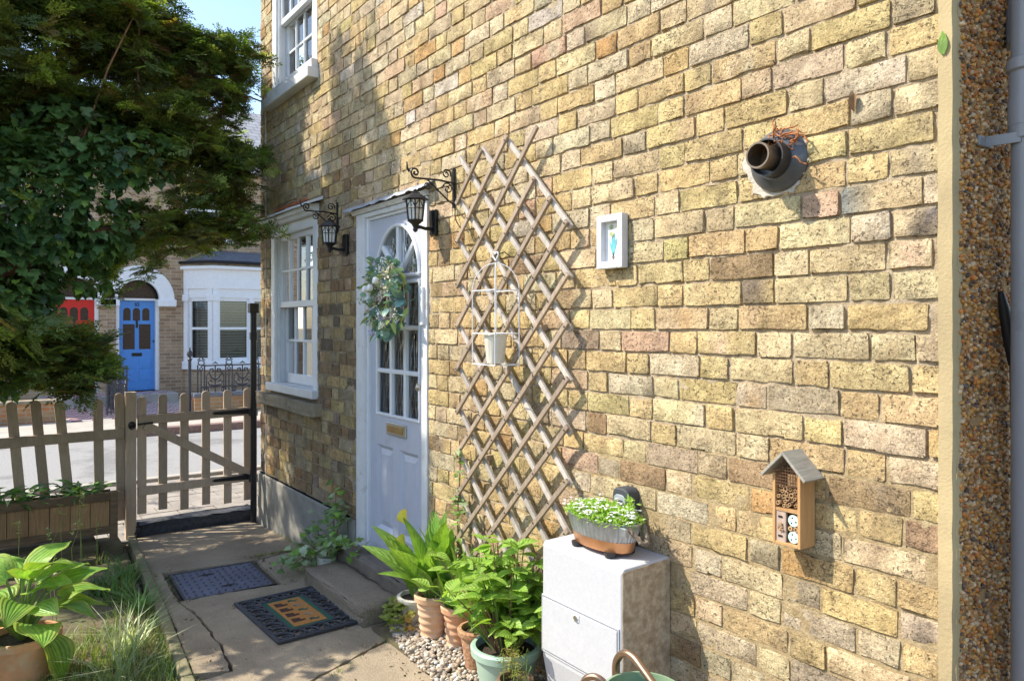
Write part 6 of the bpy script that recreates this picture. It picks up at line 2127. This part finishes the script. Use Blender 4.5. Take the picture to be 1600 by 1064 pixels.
    for a, b in ((uw0 + .07, (uw0 + uw1) / 2 - .03), ((uw0 + uw1) / 2 + .03, uw1 - .07)):
        for c_, e_ in ((uz0 + .08, 4.06), (4.12, uz1 - .08)):
            MB().box(XF - .13, XF - .125, a, b, c_, e_).build('pane', M_glassdark, u)
    MB().box(XF - .02, XF + .12, uw0 - .1, uw1 + .1, uz0 - .1, uz0).build('sill', M_far_white, u, bevel=.01)
    MB().box(XF - .02, XF + .06, uw0 - .14, uw1 + .14, uz1, uz1 + .22).build('lintel', M_far_white, u, bevel=.01)
    if bay is None: return h
    # canted bay with shuttered sashes
    b0, b1 = bay; pj = .62; cant = .62
    bw = thing('bay_window', None, None, parent=h)
    pl = [(XF, b0), (XF + pj, b0 + cant * .72), (XF + pj, b1 - cant * .72), (XF, b1)]
    def band(z0_, z1_, grow, name, mat, bev=.0):
        g_ = grow
        pp = [(XF - .05, b0 - g_ * .8), (XF + .02 + g_ * .2, b0 - g_ * .8), (XF + pj + g_, b0 + cant * .72 - g_ * .4), (XF + pj + g_, b1 - cant * .72 + g_ * .4), (XF + .02 + g_ * .2, b1 + g_ * .8), (XF - .05, b1 + g_ * .8)]
        return MB().prism(pp, 'z', z0_, z1_).build(name, mat, bw, bevel=bev)
    band(SZ - .1, .52, .0, 'base_wall', M_far1); band(.52, .70, .07, 'sill_course', M_far_white, .015)
    band(2.30, 2.72, .03, 'fascia', M_far_white); band(2.72, 2.80, .12, 'cornice', M_far_white, .02); band(2.80, 2.86, .07, 'cornice_top', M_stone)
    pp = [(XF - .02, b0 - .1), (XF + pj + .14, b0 + cant * .7 - .08), (XF + pj + .14, b1 - cant * .7 + .08), (XF - .02, b1 + .1)]
    V = [(x, y, 2.865) for x, y in pp] + [(XF, b0 + .5, 3.18), (XF, b1 - .5, 3.18)]
    MB().add(V, [(0, 1, 4), (1, 2, 5, 4), (2, 3, 5), (0, 3, 2, 1)]).build('bay_roof', M_slate, bw)
    MB().tube([(x, y, 2.875) for x, y in pp], .035, 8).build('gutter', M_black, bw)
    for i in range(3):
        p, q2 = Vector(pl[i]), Vector(pl[i + 1]); L = (q2 - p).length; dv = (q2 - p) / L; nv = Vector((dv.y, -dv.x)) * (1 if i >= 0 else 1)
        if nv.x < 0: nv = -nv
        def fp(a, out, z): 
            w2 = p + dv * a + nv * out; return (w2.x, w2.y, z)
        def fbox(a, b, o0_, o1_, z0_, z1_, name, mat, par=bw, bev=0.0):
            V = [fp(x, o, z) for x in (a, b) for o in (o0_, o1_) for z in (z0_, z1_)]
            return MB().add(V, [(0, 1, 3, 2), (4, 6, 7, 5), (0, 4, 5, 1), (2, 3, 7, 6), (0, 2, 6, 4), (1, 5, 7, 3)]).build(name, mat, par, bevel=bev)
        pil = .11
        for a in (0.0, L - pil):
            fbox(a, a + pil, -.1, .03, .70, 2.02, 'pilaster', M_far_white); fbox(a - .025, a + pil + .025, -.1, .06, 2.021, 2.18, 'capital', M_far_white, bev=.02)
            fbox(a, a + pil, -.1, .03, 2.181, 2.30, 'pilaster_block', M_far_white)
        fbox(pil, L - pil, -.1, -.005, 2.10, 2.30, 'lintel', M_far_white)
        units = [(pil, L - pil)] if i != 1 else [(pil, L / 2 - .035), (L / 2 + .035, L - pil)]
        if i == 1: fbox(L / 2 - .035, L / 2 + .035, -.1, .01, .70, 2.10, 'mullion', M_far_white)
        for (a, b) in units:
            for (x0_, x1_, z0_, z1_) in ((a, a + .05, .70, 2.10), (b - .05, b, .70, 2.10), (a + .05, b - .05, .70, .78), (a + .05, b - .05, 2.03, 2.10), (a + .05, b - .05, 1.40, 1.455)):
                fbox(x0_, x1_, -.09, -.035, z0_, z1_, 'sash_frame', M_far_white)
            fbox(a + .05, b - .05, -.066, -.062, .78, 2.03, 'pane', M_glass)
            nl = 20
            for k in range(nl):
                zc = .80 + k * (1.22 / nl)
                V = [fp(x, o, z) for x in (a + .05, b - .05) for (o, z) in ((-.14, zc), (-.105, zc + .046), (-.109, zc + .050), (-.144, zc + .004))]
                MB().add(V, [(0, 1, 2, 3), (7, 6, 5, 4), (0, 4, 5, 1), (1, 5, 6, 2), (2, 6, 7, 3), (3, 7, 4, 0)]).build('louvre', M_shutter, bw)
            fbox(a + .02, b - .02, -.32, -.30, .72, 2.08, 'room_dark', M_dark)
    return h


M_glassdark = plain('dark_leaded_glass', (.035, .03, .028), .15, var=.5, nscale=30, bscale=30, bstr=.4)
terrace('terraced brick house with blue door and white canted bay window', .36, 5.1, .575, 1.285, M_blue, (1.86, 4.4), 'bright blue door with arched glass lights')
terrace('terraced brick house with a red front door across the street', -4.4, .355, -.60, .12, M_red, None, 'bright red door')
# gable chimney of the blue house is hidden by the yew; garden boundary things follow
MB().box(-17.6, -14.45, -.72, .20, -.30, -.105).build('tiled_path', M_tile, kind='structure')
MB().box(-17.6, -14.45, .28, 1.35, -.30, -.104).build('tiled_path', M_tile, kind='structure')
MB().box(-17.65, -14.56, 1.352, 6, -.30, -.12).build('front_garden', M_pave, kind='structure')
MB().box(-17.65, -14.56, -6, -.722, -.30, -.121).build('front_garden', M_pave, kind='structure')
lw = thing('garden_wall', 'low orange brick garden wall under the iron railings', 'wall', (-14.6, 3, -.3))
MB().box(-14.78, -14.55, 1.36, 5.6, -.3, .17).build('brickwork', M_far_orange, lw)
MB().box(-14.82, -14.51, 1.34, 5.6, .171, .245).build('coping', M_slate, lw, bevel=.015)
lw2 = thing('garden_wall', 'low orange brick garden wall before the red door house', 'wall', (-14.6, -2, -.3))
MB().box(-14.78, -14.55, -4.4, -.74, -.3, .20).build('brickwork', M_far_orange, lw2)
MB().box(-14.81, -14.52, -4.4, -.72, .201, .26).build('coping', M_stone, lw2, bevel=.015)


def railing(label, p0, p1, z0, group='cast iron railings across the street'):
    """ornate cast iron railing panel run from p0 to p1 (x,y)"""
    t = thing('iron_railing', label, 'railing', (p0[0], p0[1], z0), group)
    p0, p1 = Vector(p0), Vector(p1); L = (p1 - p0).length; dv = (p1 - p0) / L
    def P(a, z): return (p0.x + dv.x * a, p0.y + dv.y * a, z0 + z)
    MB().tube([P(0, .50), P(L, .50)], .013, 6).build('top_rail', M_iron_far, t)
    MB().tube([P(0, .10), P(L, .10)], .013, 6).build('bottom_rail', M_iron_far, t)
    n = max(1, round(L / .50)); w = L / n
    for i in range(n + 1):
        a = i * w
        MB().tube([P(a - .06, 0), P(a - .06, .52)], .015, 6).build('bar', M_iron_far, t)
        MB().tube([P(a + .06, 0), P(a + .06, .52)], .015, 6).build('bar', M_iron_far, t)
        MB().tube([P(a + .055 * math.cos(q2), .555 + .045 * math.sin(q2)) for q2 in np.linspace(0, 2 * math.pi, 13)], .011, 6).build('finial_ring', M_iron_far, t)
        MB().tube([P(a - .07, .60), P(a - .03, .625), P(a, .685), P(a + .03, .625), P(a + .07, .60)], [.008, .014, .006, .014, .008], 6).build('finial_crest', M_iron_far, t)
        MB().tube([P(a, 0), P(a, .4), P(a - .03, .44), P(a, .48), P(a + .03, .44), P(a, .4)], .013, 6).build('bar', M_iron_far, t)
        if i == n: break
        c_ = a + w / 2
        for q3 in (.19, .81):
            MB().tube([P(a + w * q3, 0), P(a + w * q3, .30), P(a + w * (q3 + (.06 if q3 < .5 else -.06)), .36)], .011, 6).build('bar', M_iron_far, t)
            MB().tube([P(a + w * q3 + .04 * math.cos(q2), .05 + .04 * math.sin(q2)) for q2 in np.linspace(0, 2 * math.pi, 11)], .011, 5).build('scroll', M_iron_far, t)
        MB().tube([P(c_, 0), P(c_, .5)], .013, 6).build('bar', M_iron_far, t)
        for s_ in (-1, 1):
            MB().tube([P(c_, .22), P(c_ + s_ * .07, .28), P(c_ + s_ * .11, .36), P(c_ + s_ * .09, .43), P(c_ + s_ * .045, .44), P(c_ + s_ * .03, .40), P(c_ + s_ * .055, .375)], .015, 6).build('scroll', M_iron_far, t)
            MB().tube([P(c_, .12), P(c_ + s_ * .1, .14), P(c_ + s_ * .13, .19), P(c_ + s_ * .09, .23), P(c_ + s_ * .05, .20)], .015, 6).build('scroll', M_iron_far, t)
        MB().tube([P(c_ - .05, .53), P(c_, .56), P(c_ + .05, .53)], [.006, .018, .006], 6).build('leaf_boss', M_iron_far, t)
    return t


M_iron_far = plain('grey_black_cast_iron', (.045, .045, .055), .5, metal=.2, var=.3, bstr=0)
railing('ornate cast iron railing above the low wall before the white bay', (-14.66, 1.5), (-14.66, 5.0), .246)
railing('cast iron railing running between the red and blue doors', (-16.9, .24), (-14.7, .24), -.10)
rp = thing('railing_post', 'slender iron post with urn finial at the end of the railing', 'post', (-14.66, 1.27, -.12), 'iron railing posts')
MB().tube([(-14.66, 1.30, -.3), (-14.66, 1.30, .85)], .028, 10).build('shaft', M_iron_far, rp, smooth=True)
MB().lathe([(.03, .84), (.045, .87), (.02, .9), (.05, .95), (.045, 1.0), (.015, 1.05), (.02, 1.07), (0, 1.1)], (-14.66, 1.30, 0), 14).build('finial', M_iron_far, rp, smooth=True)
ig = thing('iron_gate', 'tall narrow cast iron gate standing open between the tiled paths', 'gate', (-14.5, .1, -.12))
for i in range(6):
    y = -.06 + i * .062
    MB().tube([(-14.58, y, -.05), (-14.58, y, .78)], .011 if i not in (0, 2) else .02, 6).build('bar', M_iron_far, ig)
    if i < 5:
        for zc in (.12, .42, .66):
            MB().tube([(-14.58, y + .031 + .026 * math.cos(q2), zc + .05 * math.sin(q2)) for q2 in np.linspace(0, 2 * math.pi, 11)], .008, 5).build('scroll', M_iron_far, ig)
for zc in (.0, .28, .55, .74):
    MB().bar((-14.58, -.07, zc), (-14.58, .26, zc), .014, .02).build('rail', M_iron_far, ig)

# garden hedge behind the photographer, seen in the window reflections
hd = thing('garden_hedge', 'tall green hedge along the far side of the garden', 'hedge', (-4, -7, -.2))
MB().box(-11, 3, -7.6, -6.9, -.3, 1.9).build('branches', plain('hedge_inner', (.03, .045, .018), .95), hd)
V, F = rand_quads(14000, lambda r, n: np.stack([r.uniform(-11, 3, n), -6.85 + r.normal(0, .12, n) - .2 * (r.uniform(0, 1, n) > .8), r.uniform(-.2, 2.1, n)], 1), .06, .13, 71, 1.8, .2)
obj_np('foliage', V, F, M_hedge, hd, kind='stuff')
